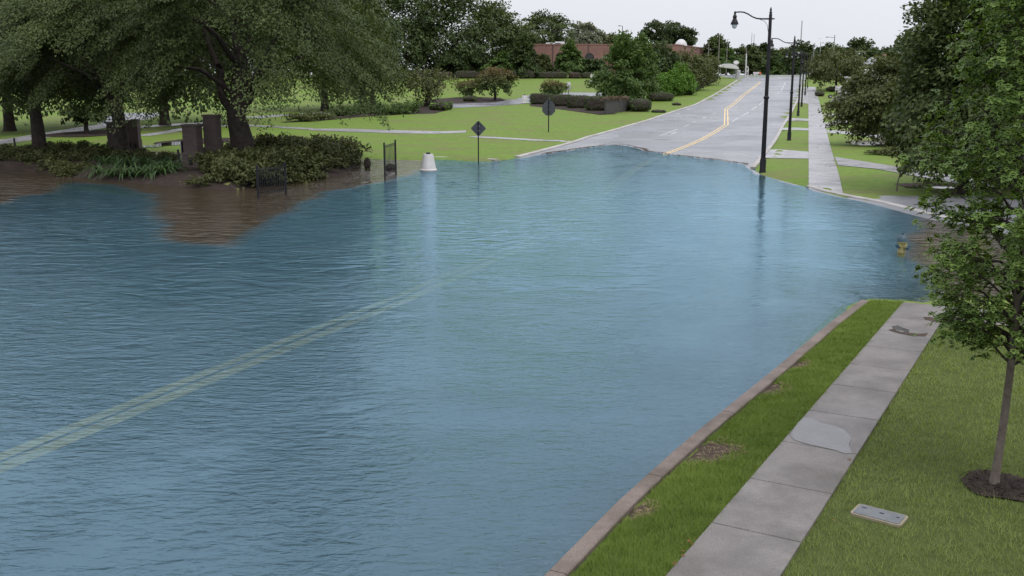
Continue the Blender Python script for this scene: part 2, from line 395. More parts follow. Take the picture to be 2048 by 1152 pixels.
def wobble(cx, cy, rx, ry, n=22, amp=0.18, seed=0, rot=0.0):   # an uneven blob around a ground point
    r = np.random.default_rng(seed); ph = r.uniform(0, 6.28, 5); out = []
    for i in range(n):
        a = 2 * math.pi * i / n
        k = 1 + amp * sum(math.sin((j + 2) * a + ph[j]) / (1 + 0.5 * j) for j in range(5)) * 0.6
        x, y = rx * k * math.cos(a), ry * k * math.sin(a)
        out.append((cx + x * math.cos(rot) - y * math.sin(rot), cy + x * math.sin(rot) + y * math.cos(rot)))
    return out

# ------------------------------------------------------------------ ground
xs = np.unique(np.concatenate([np.linspace(-700, -140, 24), np.arange(-140, -42, 3.0), np.arange(-42, 36, 0.6), np.arange(36, 140, 3.0), np.linspace(140, 700, 24)]))
ys = np.unique(np.concatenate([np.array([-60, -30, -10]), np.arange(-10, 100, 0.6), np.arange(100, 430, 3.0), np.linspace(430, 900, 24)]))
gx, gy = np.meshgrid(xs, ys); gz = zt(gx, gy)
nx, ny = len(xs), len(ys); idx = np.arange(nx * ny).reshape(ny, nx)
F = np.stack([idx[:-1, :-1], idx[:-1, 1:], idx[1:, 1:], idx[1:, :-1]], -1).reshape(-1, 4)
ground = struct(obj('ground', mesh('ground', np.stack([gx, gy, gz], -1), F, 'lawn', True)))

# roads (one sheet: the main street, its crossing and the flooded part)
right_near = [(1085, 1165), (1235, 1012), (1370, 890), (1545, 747), (1660, 650), (1718, 606)]
right_far = [(1500, 338), (1535, 296), (1562, 253), (1576, 232), (1587, 212), (1597, 190), (1604, 170), (1610, 157)]
left_far = [(1478, 160), (1432, 189), (1390, 211), (1300, 241), (1180, 275), (1040, 316)]
ROAD = [(-60, -10), (-2.5, -10)] + UXY(right_near[:-2]) + [tuple(W(*p)[:2]) for p in ((1632, 655), (1682, 612))] + [tuple(W(*p)[:2]) for p in ((1735, 592), (1850, 592), (1900, 586))] + [(60, 30)] + [(60, 44), (27, 45.5)] + UXY([(1690, 397), (1612, 376), (1530, 354)]) + \
       UXY(right_far) + [(98, 330), (60, 330)] + UXY(left_far) + [tuple(W(*p)[:2]) for p in ((985, 327), (870, 324), (836, 334), (715, 362), (578, 386), (478, 400), (369, 394), (250, 384), (134, 370), (0, 362), (-300, 366))]
road = struct(sheet('road', ROAD, 1.6, 0.02, 'asphalt'))

# flood water
wx = np.arange(-110, 60, 0.5); wy = np.arange(-10, 100, 0.5)
gx, gy = np.meshgrid(wx, wy); dep = -zt(gx, gy)
nx, ny = len(wx), len(wy); idx = np.arange(nx * ny).reshape(ny, nx)
F = np.stack([idx[:-1, :-1], idx[:-1, 1:], idx[1:, 1:], idx[1:, :-1]], -1).reshape(-1, 4)
F = F[(dep.ravel()[F] > -0.09).any(1)]
wm = mesh('flood_water', np.stack([gx, gy, np.zeros_like(gx)], -1), F, None, True)
mud_px = [(-300, 414), (0, 409), (45, 392), (95, 388), (145, 366), (215, 369), (300, 390), (312, 440), (338, 480), (400, 489), (460, 496), (510, 462),
          (560, 434), (610, 406), (660, 383), (780, 361), (835, 347), (862, 328), (862, 296), (-300, 288)]
mud2_px = [(1838, 424), (1812, 490), (1818, 528), (1856, 560), (1848, 610), (2600, 640), (2600, 400)]
MUD = [tuple(W(*p)[:2]) for p in mud_px]; MUD2 = [tuple(W(*p)[:2]) for p in mud2_px]
wob = 0.15 * np.sin(gx * 1.7 + 0.8 * np.sin(gy * 1.1)) + 0.1 * np.sin(gy * 1.3 + gx * 0.7)
mud = np.maximum(1 - sstep((poly_sd(MUD, gx, gy) + wob + 0.4) / 0.8), 1 - sstep((poly_sd(MUD2, gx, gy) + wob + 0.4) / 0.8))
chop = .22 + .78 * sstep((gy - 14) / 16) * (1 - .8 * sstep((gx + 4) / 16)) * (.55 + .45 * np.sin(gx * .21 + 1.2 * np.sin(gy * .13)) ** 2)
chop = chop * (1 + 1.1 * mud)
for nm, arr in (('depth', dep), ('mud', mud), ('chop', chop), ('near', 1 - .65 * sstep((gy - 16) / 28))):
    a = wm.attributes.new(nm, 'FLOAT', 'POINT'); a.data.foreach_set('value', arr.astype(np.float32).ravel())
def water_mat():
    m, n, l = new_mat('flood_water')
    g = n.new('ShaderNodeNewGeometry')
    def attr(nm):
        a = n.new('ShaderNodeAttribute'); a.attribute_name = nm; return a.outputs['Fac']
    def scaled(sx, sy, rot):
        mp = n.new('ShaderNodeMapping'); mp.inputs['Scale'].default_value = (sx, sy, 1); mp.inputs['Rotation'].default_value = (0, 0, rot)
        l.new(g.outputs['Position'], mp.inputs['Vector']); return mp.outputs[0]
    def math_(op, a, b=0.0, c=0.0):
        x = n.new('ShaderNodeMath'); x.operation = op
        for i, v in enumerate((a, b, c)):
            if hasattr(v, 'links'): l.new(v, x.inputs[i])
            else: x.inputs[i].default_value = v
        return x.outputs[0]
    n1 = noise(n, l, 1.0, 3, 0.55, scaled(2.3, 5.2, 0.12), 0.5).outputs['Fac']
    n2 = noise(n, l, 1.0, 3, 0.6, scaled(6.0, 11.5, -0.25), 0.6).outputs['Fac']
    n3 = noise(n, l, 1.0, 3, 0.5, scaled(0.85, 1.75, 0.15), 1.1).outputs['Fac']
    patch = noise(n, l, 0.16, 3, 0.6, g.outputs['Position'], 0.6).outputs['Fac']
    pm = n.new('ShaderNodeMapRange'); pm.inputs['From Min'].default_value = 0.36; pm.inputs['From Max'].default_value = 0.62
    pm.inputs['To Min'].default_value = 0.22; pm.inputs['To Max'].default_value = 1.0; l.new(patch, pm.inputs['Value'])
    h = math_('MULTIPLY_ADD', n1, 0.050, math_('MULTIPLY', n2, 0.026))
    mud_a = attr('mud')
    h = math_('MULTIPLY', math_('MULTIPLY', h, pm.outputs[0]), attr('near'))
    h = math_('ADD', math_('MULTIPLY', n3, math_('MULTIPLY', attr('chop'), 0.095)), h)
    b = n.new('ShaderNodeBump'); b.inputs['Strength'].default_value = 1.0; b.inputs['Distance'].default_value = 1.0; l.new(h, b.inputs['Height'])
    dep_a = attr('depth')
    body = n.new('ShaderNodeBsdfDiffuse'); l.new(mixc(n, l, (.080, .170, .225), (.062, .046, .031), mud_a), body.inputs['Color'])
    tr = n.new('ShaderNodeBsdfTransparent'); l.new(mixc(n, l, (.70, .87, .95), (.7, .58, .42), mud_a), tr.inputs['Color'])
    d0 = math_('MAXIMUM', dep_a, 0.0)
    vis = math_('POWER', 2.718, math_('MULTIPLY', d0, -2.3))
    vis = math_('MULTIPLY', vis, math_('MULTIPLY_ADD', mud_a, -.75, 1.0))
    under = n.new('ShaderNodeMixShader'); l.new(vis, under.inputs[0]); l.new(body.outputs[0], under.inputs[1]); l.new(tr.outputs[0], under.inputs[2])
    gl = n.new('ShaderNodeBsdfGlossy'); gl.inputs['Roughness'].default_value = 0.05; l.new(b.outputs[0], gl.inputs['Normal'])
    l.new(mixc(n, l, (.58, .82, .96), (1, .97, .96), mud_a), gl.inputs['Color'])
    fr = n.new('ShaderNodeFresnel'); fr.inputs['IOR'].default_value = 1.68; l.new(b.outputs[0], fr.inputs['Normal'])
    top = n.new('ShaderNodeMixShader'); l.new(fr.outputs[0], top.inputs[0]); l.new(under.outputs[0], top.inputs[1]); l.new(gl.outputs[0], top.inputs[2])
    o = n.new('ShaderNodeOutputMaterial'); l.new(top.outputs[0], o.inputs[0]); return m
M['water'] = water_mat(); wm.materials.append(M['water'])
water = struct(obj('flood_water', wm)); water['label'] = 'blue flood water, muddy brown by the planting bed'

def puddle_mat():
    m, n, l = new_mat('puddle'); g = n.new('ShaderNodeNewGeometry')
    t = noise(n, l, 9.0, 2, 0.5, g.outputs['Position'])
    tr = n.new('ShaderNodeBsdfTransparent'); l.new(ramp(n, l, t.outputs['Fac'], [(0.3, (.97, .97, .97)), (0.7, (1, 1, 1))]).outputs[0], tr.inputs['Color'])
    gl = n.new('ShaderNodeBsdfGlossy'); gl.inputs['Roughness'].default_value = 0.06
    fr = n.new('ShaderNodeFresnel'); fr.inputs['IOR'].default_value = 2.1
    mxs = n.new('ShaderNodeMixShader'); l.new(fr.outputs[0], mxs.inputs[0]); l.new(tr.outputs[0], mxs.inputs[1]); l.new(gl.outputs[0], mxs.inputs[2])
    o = n.new('ShaderNodeOutputMaterial'); l.new(mxs.outputs[0], o.inputs[0]); return m
M['puddle'] = puddle_mat()

# planting bed, mulch, paths, driveways
struct(sheet('planting_bed', [tuple(p) for p in BED], 0.8, 0.025, 'mulch'))
def band(pts_px, width, step=1.5):          # ground polygon along a line of pixels
    c = [np.array(p) for p in UXY(pts_px)]; L, R = [], []
    for i, p in enumerate(c):
        t = c[min(i + 1, len(c) - 1)] - c[max(i - 1, 0)]; t /= np.linalg.norm(t) + 1e-9; nrm = np.array([-t[1], t[0]])
        w = width[i] if isinstance(width, (list, tuple)) else width
        L.append(tuple(p + nrm * w / 2)); R.append(tuple(p - nrm * w / 2))
    return L + R[::-1]
for px in ([(1534, 300), (1617, 304), (1617, 318), (1554, 317), (1512, 316)], [(1563, 256), (1619, 257), (1619, 261.5), (1553, 261)], [(1573, 237), (1619, 238), (1619, 242.5), (1570, 242)],
           [(1590, 206), (1619, 208), (1619, 176), (1606, 172)]):
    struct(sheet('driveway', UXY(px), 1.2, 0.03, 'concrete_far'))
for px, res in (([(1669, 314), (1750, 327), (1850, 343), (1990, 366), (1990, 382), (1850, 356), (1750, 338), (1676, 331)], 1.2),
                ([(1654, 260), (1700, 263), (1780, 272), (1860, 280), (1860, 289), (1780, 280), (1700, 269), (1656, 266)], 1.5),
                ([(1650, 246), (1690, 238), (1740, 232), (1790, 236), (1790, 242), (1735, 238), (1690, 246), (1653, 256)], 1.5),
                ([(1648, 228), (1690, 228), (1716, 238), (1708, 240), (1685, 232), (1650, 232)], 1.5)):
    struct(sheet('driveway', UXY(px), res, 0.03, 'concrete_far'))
struct(sheet('parking_lot', UXY([(1662, 214), (1662, 200), (1675, 190), (1700, 186), (1790, 196), (1850, 206), (1850, 216), (1740, 214)]), 3, 0.03, 'asphalt'))
struct(sheet('path', UXY([(617, 257.5), (700, 258), (800, 261), (880, 263), (932, 261.5), (932, 265.5), (880, 268), (800, 267), (700, 264), (617, 260.5)]), 1.2, 0.03, 'concrete_far'))
struct(sheet('path', band([(945, 273.5), (1010, 277), (1080, 281), (1150, 285.5)], 1.7), 1.2, 0.03, 'concrete_far'))
struct(sheet('path', band([(500, 236), (560, 231), (640, 227), (703, 224)], 3.4), 2, 0.03, 'concrete_far'))
struct(sheet('path', band([(-60, 292), (60, 276), (130, 264), (195, 254), (240, 248)], 3.4), 1.5, 0.03, 'concrete_far'))
struct(sheet('path', band([(283, 272), (330, 265), (370, 258), (480, 250), (620, 258)], 1.8), 1.5, 0.03, 'concrete_far'))
struct(sheet('path', band([(250, 256), (300, 253), (360, 249), (420, 246)], 2.6), 1.5, 0.03, 'concrete_far'))
struct(sheet('parking_lot', UXY([(195, 249), (240, 247), (300, 238), (330, 226), (240, 226), (200, 234)]), 3, 0.02, 'asphalt'))
struct(sheet('drive', UXY([(880, 217), (960, 214), (1010, 211), (1066, 206), (1080, 197), (1130, 192), (1215, 193), (1215, 186), (1140, 185), (1060, 190), (1030, 199), (960, 203), (880, 209)]), 2.5, 0.03, 'asphalt'))
struct(sheet('mulch_bed', UXY([(560, 246), (620, 238), (700, 224), (790, 214), (850, 207), (880, 211), (905, 218), (870, 227), (780, 230), (700, 236), (640, 242)]), 1.5, 0.04, 'mulch'))
struct(sheet('mulch_bed', UXY([(846, 204), (870, 198), (940, 194), (1000, 196), (1012, 201), (985, 205), (900, 208)]), 1.5, 0.05, 'mulch'))
struct(sheet('mulch_bed', UXY([(1060, 208), (1120, 208), (1215, 222), (1232, 228), (1200, 230), (1120, 219), (1060, 212)]), 1.5, 0.05, 'mulch'))
struct(sheet('mulch_bed', UXY([(1668, 186), (1700, 184), (1760, 190), (1800, 196), (1800, 199), (1740, 194), (1690, 189)]), 2, 0.05, 'mulch'))
c = U(395, 283); struct(sheet('mulch_bed', wobble(c[0], c[1], 3.2, 5.5, seed=3), 1.2, 0.05, 'mulch'))
c = U(172, 268); struct(sheet('mulch_bed', wobble(c[0], c[1], 4.0, 5.0, seed=4), 1.2, 0.05, 'mulch'))
c = U(1790, 287); struct(sheet('mulch_bed', wobble(c[0], c[1], 3.4, 4.5, seed=5), 1.2, 0.03, 'soil'))
c = U(1890, 372); struct(sheet('mud_patch', wobble(c[0], c[1], 2.6, 1.5, seed=6), 0.6, 0.02, 'soil'))
c = U(1880, 376); struct(sheet('puddle', wobble(c[0], c[1], 1.3, 0.6, seed=8, amp=.4), 0.5, 0.035, 'puddle'))
c = U(1728, 287); struct(sheet('puddle', wobble(c[0], c[1], 1.9, 2.6, seed=9, amp=.4), 0.6, 0.035, 'puddle'))
c = U(333, 290); struct(sheet('puddle', wobble(c[0], c[1], 1.5, 4.5, seed=10, amp=.4), 0.8, 0.055, 'puddle'))

# ------------------------------------------------------------------ sidewalks with slabs, kerbs with stones
def slab(name, a, b, c, d, thick, top, mat, parent, gap=0.012, bev=0.008):   # corners on the ground, in order
    q = [np.array(p[:2], float) for p in (a, b, c, d)]; cen = sum(q) / 4
    q = [cen + (p - cen) * (1 - gap / max(np.linalg.norm(p - cen), .1)) for p in q]
    q2 = [cen + (p - cen) * (1 - (gap * 0 + bev) / max(np.linalg.norm(p - cen), .1)) for p in q]
    z = [z1(*p) + top for p in q]
    V = [(*p, zz - thick) for p, zz in zip(q, z)] + [(*p, zz - bev) for p, zz in zip(q, z)] + [(*p, zz) for p, zz in zip(q2, z)]
    F = [(8, 9, 10, 11)]
    for i in range(4):
        j = (i + 1) % 4; F += [(i, j, 4 + j, 4 + i), (4 + i, 4 + j, 8 + j, 8 + i)]
    return obj(name, mesh(name, V, F, mat), parent)
# near sidewalk: joints along its left and right edges
Ls = [(1140, 1380), (1262, 1240), (1335, 1152), (1402, 1047 + 24), (1483, 959 + 12), (1544, 886), (1598, 823), (1647.5, 771), (1686.7, 730), (1721, 694), (1749, 664), (1778, 636), (1806, 607)]
la, lb = U(1335, 1152)[:2], U(1806, 607)[:2]; ra, rb = U(1590, 1152)[:2], U(1862, 660)[:2]
dirL = (lb - la) / np.linalg.norm(lb - la); nR = np.array([dirL[1], -dirL[0]])
width = 0.5 * (np.dot(ra - la, nR) + np.dot(rb - la, nR))
L0 = np.linalg.norm(lb - la)
side = sheet('sidewalk', [tuple(la - dirL * 4 + nR * 0.02), tuple(lb + dirL * .1), tuple(lb + dirL * .1 + nR * width), tuple(la - dirL * 4 + nR * (width - .02))], 1.0, 0.005, 'soil'); struct(side)
jt = np.array([np.dot(U(*p)[:2] - la, dirL) for p in ((1402, 1047), (1483, 959), (1544, 884.6), (1598, 822), (1647.5, 770.6), (1686.7, 730), (1721, 694), (1749, 663), (1778, 636))])
step = np.median(np.diff(jt)); jj = [jt[0] - step * k for k in (3, 2, 1)] + list(jt) + [L0 - 0.05]
for a, b in zip(jj[:-1], jj[1:]):
    p = la + dirL * a; q = la + dirL * b
    slab('slab', p, q, q + nR * width, p + nR * width, 0.12, 0.045, 'concrete', side)
# cross path at the far end of the near sidewalk
p = lb + dirL * 0.05 + nR * (width + .0)
pth = struct(sheet('path', [tuple(p + nR * .03 - dirL * 1.5), tuple(p + nR * .03), tuple(p + nR * 6), tuple(p + nR * 6 - dirL * 1.5)], 1.0, 0.03, 'concrete'))
# far sidewalk
fl = [U(1617, y)[:2] for y in (379, 350, 320, 300, 280, 262, 245, 230, 218, 207, 197, 188, 180, 174)]
frx = {379: 1686, 350: 1678, 320: 1669, 300: 1663, 280: 1658, 262: 1653.5, 245: 1649.5, 230: 1646, 218: 1642.5, 207: 1639.5, 197: 1637, 188: 1634.5, 180: 1632.5, 174: 1631}
fr_ = [U(frx[y], y + (8 if y == 379 else 0))[:2] for y in frx]
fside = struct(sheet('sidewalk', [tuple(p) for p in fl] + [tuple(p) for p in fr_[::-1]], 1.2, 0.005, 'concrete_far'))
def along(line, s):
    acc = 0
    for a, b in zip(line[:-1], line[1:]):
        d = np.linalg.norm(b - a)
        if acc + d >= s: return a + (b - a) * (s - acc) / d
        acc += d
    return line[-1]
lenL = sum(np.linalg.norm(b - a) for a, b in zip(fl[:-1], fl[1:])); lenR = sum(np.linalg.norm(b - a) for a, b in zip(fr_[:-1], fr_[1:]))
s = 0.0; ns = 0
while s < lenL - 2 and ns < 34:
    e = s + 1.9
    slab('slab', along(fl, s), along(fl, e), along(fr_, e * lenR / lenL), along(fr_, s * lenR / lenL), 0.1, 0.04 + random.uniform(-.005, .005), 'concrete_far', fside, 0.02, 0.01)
    s = e; ns += 1
struct(sheet('path', [tuple(along(fl, s)), tuple(fl[-1]), tuple(fr_[-1]), tuple(along(fr_, s * lenR / lenL))], 2.0, 0.035, 'concrete_far'))

def kerb(name, pts, w, h, mat, seg=3.0, depth=0.35, side_sign=1):
    root = empty(name, (0, 0, 0)); struct(root)
    L = resample([np.array(p[:2]) for p in pts], 0.5)
    tot = [0.0]
    for a, b in zip(L[:-1], L[1:]): tot.append(tot[-1] + np.linalg.norm(b - a))
    s = 0.0
    while s < tot[-1] - 0.3:
        e = min(s + seg, tot[-1]); n = max(1, int((e - s) / 1.0)); V = []; F = []
        for k in range(n + 1):
            q = s + 0.008 + (e - s - 0.016) * k / n; c = along(L, q); c2 = along(L, min(q + 0.1, tot[-1])); c1 = along(L, max(q - 0.1, 0))
            t = (c2 - c1) / (np.linalg.norm(c2 - c1) + 1e-9); nn = np.array([t[1], -t[0]]) * side_sign
            zc = z1(*c) if h is None else h
            if h is None: zc = float(P(c[1])) + 0.13
            for off, dz in ((0, -depth), (0.01, -0.03), (0.04, 0.0), (w - 0.015, 0.004), (w, -0.01), (w, -depth)):
                pp = c + nn * off; V.append((pp[0], pp[1], zc + dz))
        for k in range(n):
            for j in range(5):
                a = k * 6 + j; F.append((a, a + 1, a + 7, a + 6) if side_sign < 0 else (a, a + 6, a + 7, a + 1))
        F += [tuple(range(6)), tuple(range(n * 6, n * 6 + 6))[::-1]]
        obj('kerb_stone', mesh('kerb_stone', V, F, mat), root); s = e
    return root
near_k = [U(*p)[:2] for p in right_near]
near_k = [near_k[0] + (near_k[0] - near_k[1]) / np.linalg.norm(near_k[0] - near_k[1]) * 6] + near_k
kerb('kerb', near_k, 0.24, 0.085, 'kerb', 3.05)
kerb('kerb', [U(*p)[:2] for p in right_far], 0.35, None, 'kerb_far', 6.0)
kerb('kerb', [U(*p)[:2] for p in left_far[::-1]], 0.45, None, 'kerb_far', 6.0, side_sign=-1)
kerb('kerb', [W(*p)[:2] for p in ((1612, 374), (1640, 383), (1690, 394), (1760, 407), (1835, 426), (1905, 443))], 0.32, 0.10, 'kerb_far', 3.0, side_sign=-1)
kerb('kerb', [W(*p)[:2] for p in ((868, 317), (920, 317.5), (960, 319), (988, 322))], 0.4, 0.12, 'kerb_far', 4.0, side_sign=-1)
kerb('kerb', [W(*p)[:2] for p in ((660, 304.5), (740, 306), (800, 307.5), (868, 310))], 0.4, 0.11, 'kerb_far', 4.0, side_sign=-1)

# ------------------------------------------------------------------ road markings
marks = empty('road_markings', (0, 0, 0)); struct(marks)
def mark(name, px, w, mat, dz=0.032, step=1.2):
    ctr = resample([np.array(p) for p in UXY(px)], step); L, R = [], []
    for i, p in enumerate(ctr):
        t = ctr[min(i + 1, len(ctr) - 1)] - ctr[max(i - 1, 0)]; t /= np.linalg.norm(t) + 1e-9; nn = np.array([-t[1], t[0]]) * w / 2
        L.append(p + nn); R.append(p - nn)
    V = [(p[0], p[1], 0) for p in L] + [(p[0], p[1], 0) for p in R]; V = np.array(V); V[:, 2] = zt(V[:, 0], V[:, 1]) + dz
    n = len(L); F = [(i, n + i, n + i + 1, i + 1) for i in range(n - 1)]
    return obj(name, mesh(name, V, F, mat), marks)
mark('yellow_line', [(-90, 956), (0, 918), (786, 599), (1050, 484), (1150, 425), (1288, 325)], 0.27, 'road_yellow')
mark('yellow_line', [(1288, 325), (1342, 303), (1449, 250), (1450, 218), (1486, 189), (1520, 164)], 0.14, 'road_yellow')
mark('yellow_line', [(-90, 981), (0, 941), (815, 602), (1068, 486), (1166, 426), (1298, 324)], 0.32, 'road_yellow')
mark('yellow_line', [(1298, 324), (1350, 303), (1456, 250), (1455, 219), (1490, 190), (1522, 164.5)], 0.14, 'road_yellow')
for a, b in (((1319.5, 272), (1355, 259)), ((1368, 253.5), (1379, 249)), ((1386, 245.5), (1393.5, 242.5)), ((1405, 237), (1412, 234)), ((1424, 229), (1432, 226)),
             ((1222, 310), (1262, 293)), ((1463, 244), (1478, 236)), ((1483, 233), (1497, 225)), ((1502, 221), (1514, 213)), ((1517, 211), (1526, 204)), ((1529, 201), (1535, 194)),
             ((1561, 184), (1567, 173)), ((1568, 170), (1571, 164)), ((1550, 190), (1558, 186)), ((1375, 220), (1380, 218)), ((1353, 229), (1359, 227))):
    mark('lane_dash', [a, b], 0.14, 'road_white')
mark('bay_line', [(1341, 268), (1391, 272)], 0.14, 'road_white'); mark('bay_line', [(1341, 269.5), (1354, 264.5)], 0.14, 'road_white')
mark('bay_line', [(1390, 252), (1411, 253)], 0.2, 'road_white'); mark('stop_line', [(1510, 178), (1556, 179.5)], 0.5, 'road_white')
c = U(1272, 270); sheet('tar_patch', wobble(c[0], c[1], 1.5, 4.5, seed=24, amp=.2, rot=-.25), 1.0, 0.026, 'tar', marks)  # wet patch on the road, its reflection of dark trees painted as colour
for px, py, rx, ry, sd_ in ((1455, 206, 1.8, 7, 1), (1400, 232, 1.2, 6, 2), (1500, 262, 1.5, 3, 3), (1540, 225, 1.0, 7, 5)):
    c = U(px, py); sheet('repair_patch', wobble(c[0], c[1], rx, ry, seed=30 + sd_, amp=.25, rot=-.25), 1.5, 0.026, 'asphalt', marks)
# puddles and dirt on the near sidewalk
struct(sheet('puddle', UXY([(1606, 841), (1622, 843), (1643, 852), (1670, 858), (1688, 865), (1703, 882), (1697, 897), (1704, 913), (1690, 914), (1671, 907), (1640, 900), (1620, 896), (1590, 887), (1580, 877), (1594, 853)]), 0.15, 0.0505, 'wet_concrete'))
struct(sheet('puddle', UXY([(1783, 657), (1795, 655), (1806, 660), (1818, 664), (1817, 671), (1803, 669), (1790, 664)]), 0.1, 0.0525, 'wet_concrete'))
struct(sheet('dirt_patch', UXY([(1776, 664), (1790, 661), (1815, 670), (1840, 672), (1856, 670), (1850, 677), (1825, 676), (1795, 670)]), 0.1, 0.0505, 'soil'))
struct(sheet('dirt_patch', UXY([(1846, 638), (1860, 638), (1876, 643), (1868, 647), (1850, 643)]), 0.1, 0.0505, 'soil'))

# ------------------------------------------------------------------ foliage
def cards(c, tip, nrm, ln, wd):              # kite-shaped leaves: centres, directions, normals, lengths, widths
    tip = tip / (np.linalg.norm(tip, axis=1, keepdims=True) + 1e-9)
    sd_ = np.cross(tip, nrm); sd_ /= np.linalg.norm(sd_, axis=1, keepdims=True) + 1e-9
    up = np.cross(sd_, tip)
    ln = ln[:, None]; wd = wd[:, None]
    V = np.stack([c - tip * ln * 0.5, c + sd_ * wd * 0.5 - up * wd * 0.12 + tip * ln * 0.02, c + tip * ln * 0.5 - up * ln * 0.08, c - sd_ * wd * 0.5 - up * wd * 0.12 + tip * ln * 0.02], 1)
    n = len(c); return V.reshape(-1, 3), np.arange(n * 4).reshape(n, 4)
PROF = {
    'oak': lambda h: np.interp(h, [0, .08, .25, .45, .7, .9, 1], [.72, .92, 1, .96, .78, .45, .12]),
    'round': lambda h: np.sqrt(np.clip(1 - (2 * h - 0.9) ** 2 / 1.25, 0.03, 1)),
    'cone': lambda h: np.interp(h, [0, .06, .2, .5, .8, 1], [.75, .95, 1, .68, .32, .05]),
    'egg': lambda h: np.interp(h, [0, .1, .3, .6, .85, 1], [.6, .85, 1, .85, .5, .12]),
    'flat': lambda h: np.interp(h, [0, .3, .6, .85, 1], [.35, .75, 1, .9, .4]),
}
def crown_points(g, n, z0, z1_, R, prof, fill=0.55, lob=0.22):
    h = g.beta(1.15, 1.25, n); a = g.uniform(0, 2 * math.pi, n)
    ph = g.uniform(0, 6.28, 6); k = 1 + lob * sum(np.sin((j + 1) * a + ph[j] + h * (j - 2) * 3) / (1 + .4 * j) for j in range(6)) * 0.8
    r = R * PROF[prof](h) * k * (fill + (1 - fill) * g.uniform(0, 1, n) ** 0.45)
    return np.stack([r * np.cos(a), r * np.sin(a), z0 + (z1_ - z0) * h], 1), h
def crown(g, C, cen_z, leaf, per, clump, droop, flat=0.5, nj=0.55, tj=0.55, el=0.35):
    n = len(C); out = C - np.array([0, 0, cen_z]); out[:, 2] *= 0.6
    out /= np.linalg.norm(out, axis=1, keepdims=True) + 1e-9
    d = out + np.array([0, 0, -droop]); d /= np.linalg.norm(d, axis=1, keepdims=True)
    sz = clump * g.uniform(0.6, 1.35, n)
    cnt = np.maximum(4, (per * (sz / clump) ** 2).astype(int)); ci = np.repeat(np.arange(n), cnt); N = len(ci)
    q = g.normal(0, 1, (N, 3)); q /= np.linalg.norm(q, axis=1, keepdims=True); q *= g.uniform(0, 1, N)[:, None] ** 0.4
    D = d[ci]; al = (q * D).sum(1, keepdims=True)
    zc = np.zeros((N, 3)); zc[:, 2] = 1
    nz = zc - D * (zc * D).sum(1, keepdims=True); nz /= np.linalg.norm(nz, axis=1, keepdims=True) + 1e-9
    an = (q * nz).sum(1, keepdims=True)
    q = q + D * al * el - nz * an * (1 - flat)
    pos = C[ci] + q * sz[ci][:, None] - np.array([0, 0, 1.0]) * ((np.maximum(al, 0) ** 2) * sz[ci][:, None] * droop * 0.5)
    tip = D * 0.9 + g.normal(0, tj, (N, 3)) + np.array([0, 0, -droop * 0.6])
    nrm = nz + g.normal(0, nj, (N, 3)) + q * 0.4
    ln = leaf * g.uniform(0.7, 1.35, N)
    return cards(pos, tip, nrm, ln, ln * g.uniform(.5, .75, N))
def limb(mb, g, a, b, r0, r1, sides=6, sag=0.0, seg=5):
    a = np.asarray(a, float); b = np.asarray(b, float); L = np.linalg.norm(b - a); pts = []
    for i in range(seg + 1):
        t = i / seg; w = (0 if i in (0, seg) else 1) * 0.05 * L
        pts.append(a + (b - a) * t + np.array([0, 0, 1.0]) * (sag * L * 4 * t * (1 - t)) + g.normal(0, 1, 3) * w * 0.5)
    mb.tube(pts, [r0 + (r1 - r0) * (i / seg) ** 0.8 for i in range(seg + 1)], sides)
    return pts
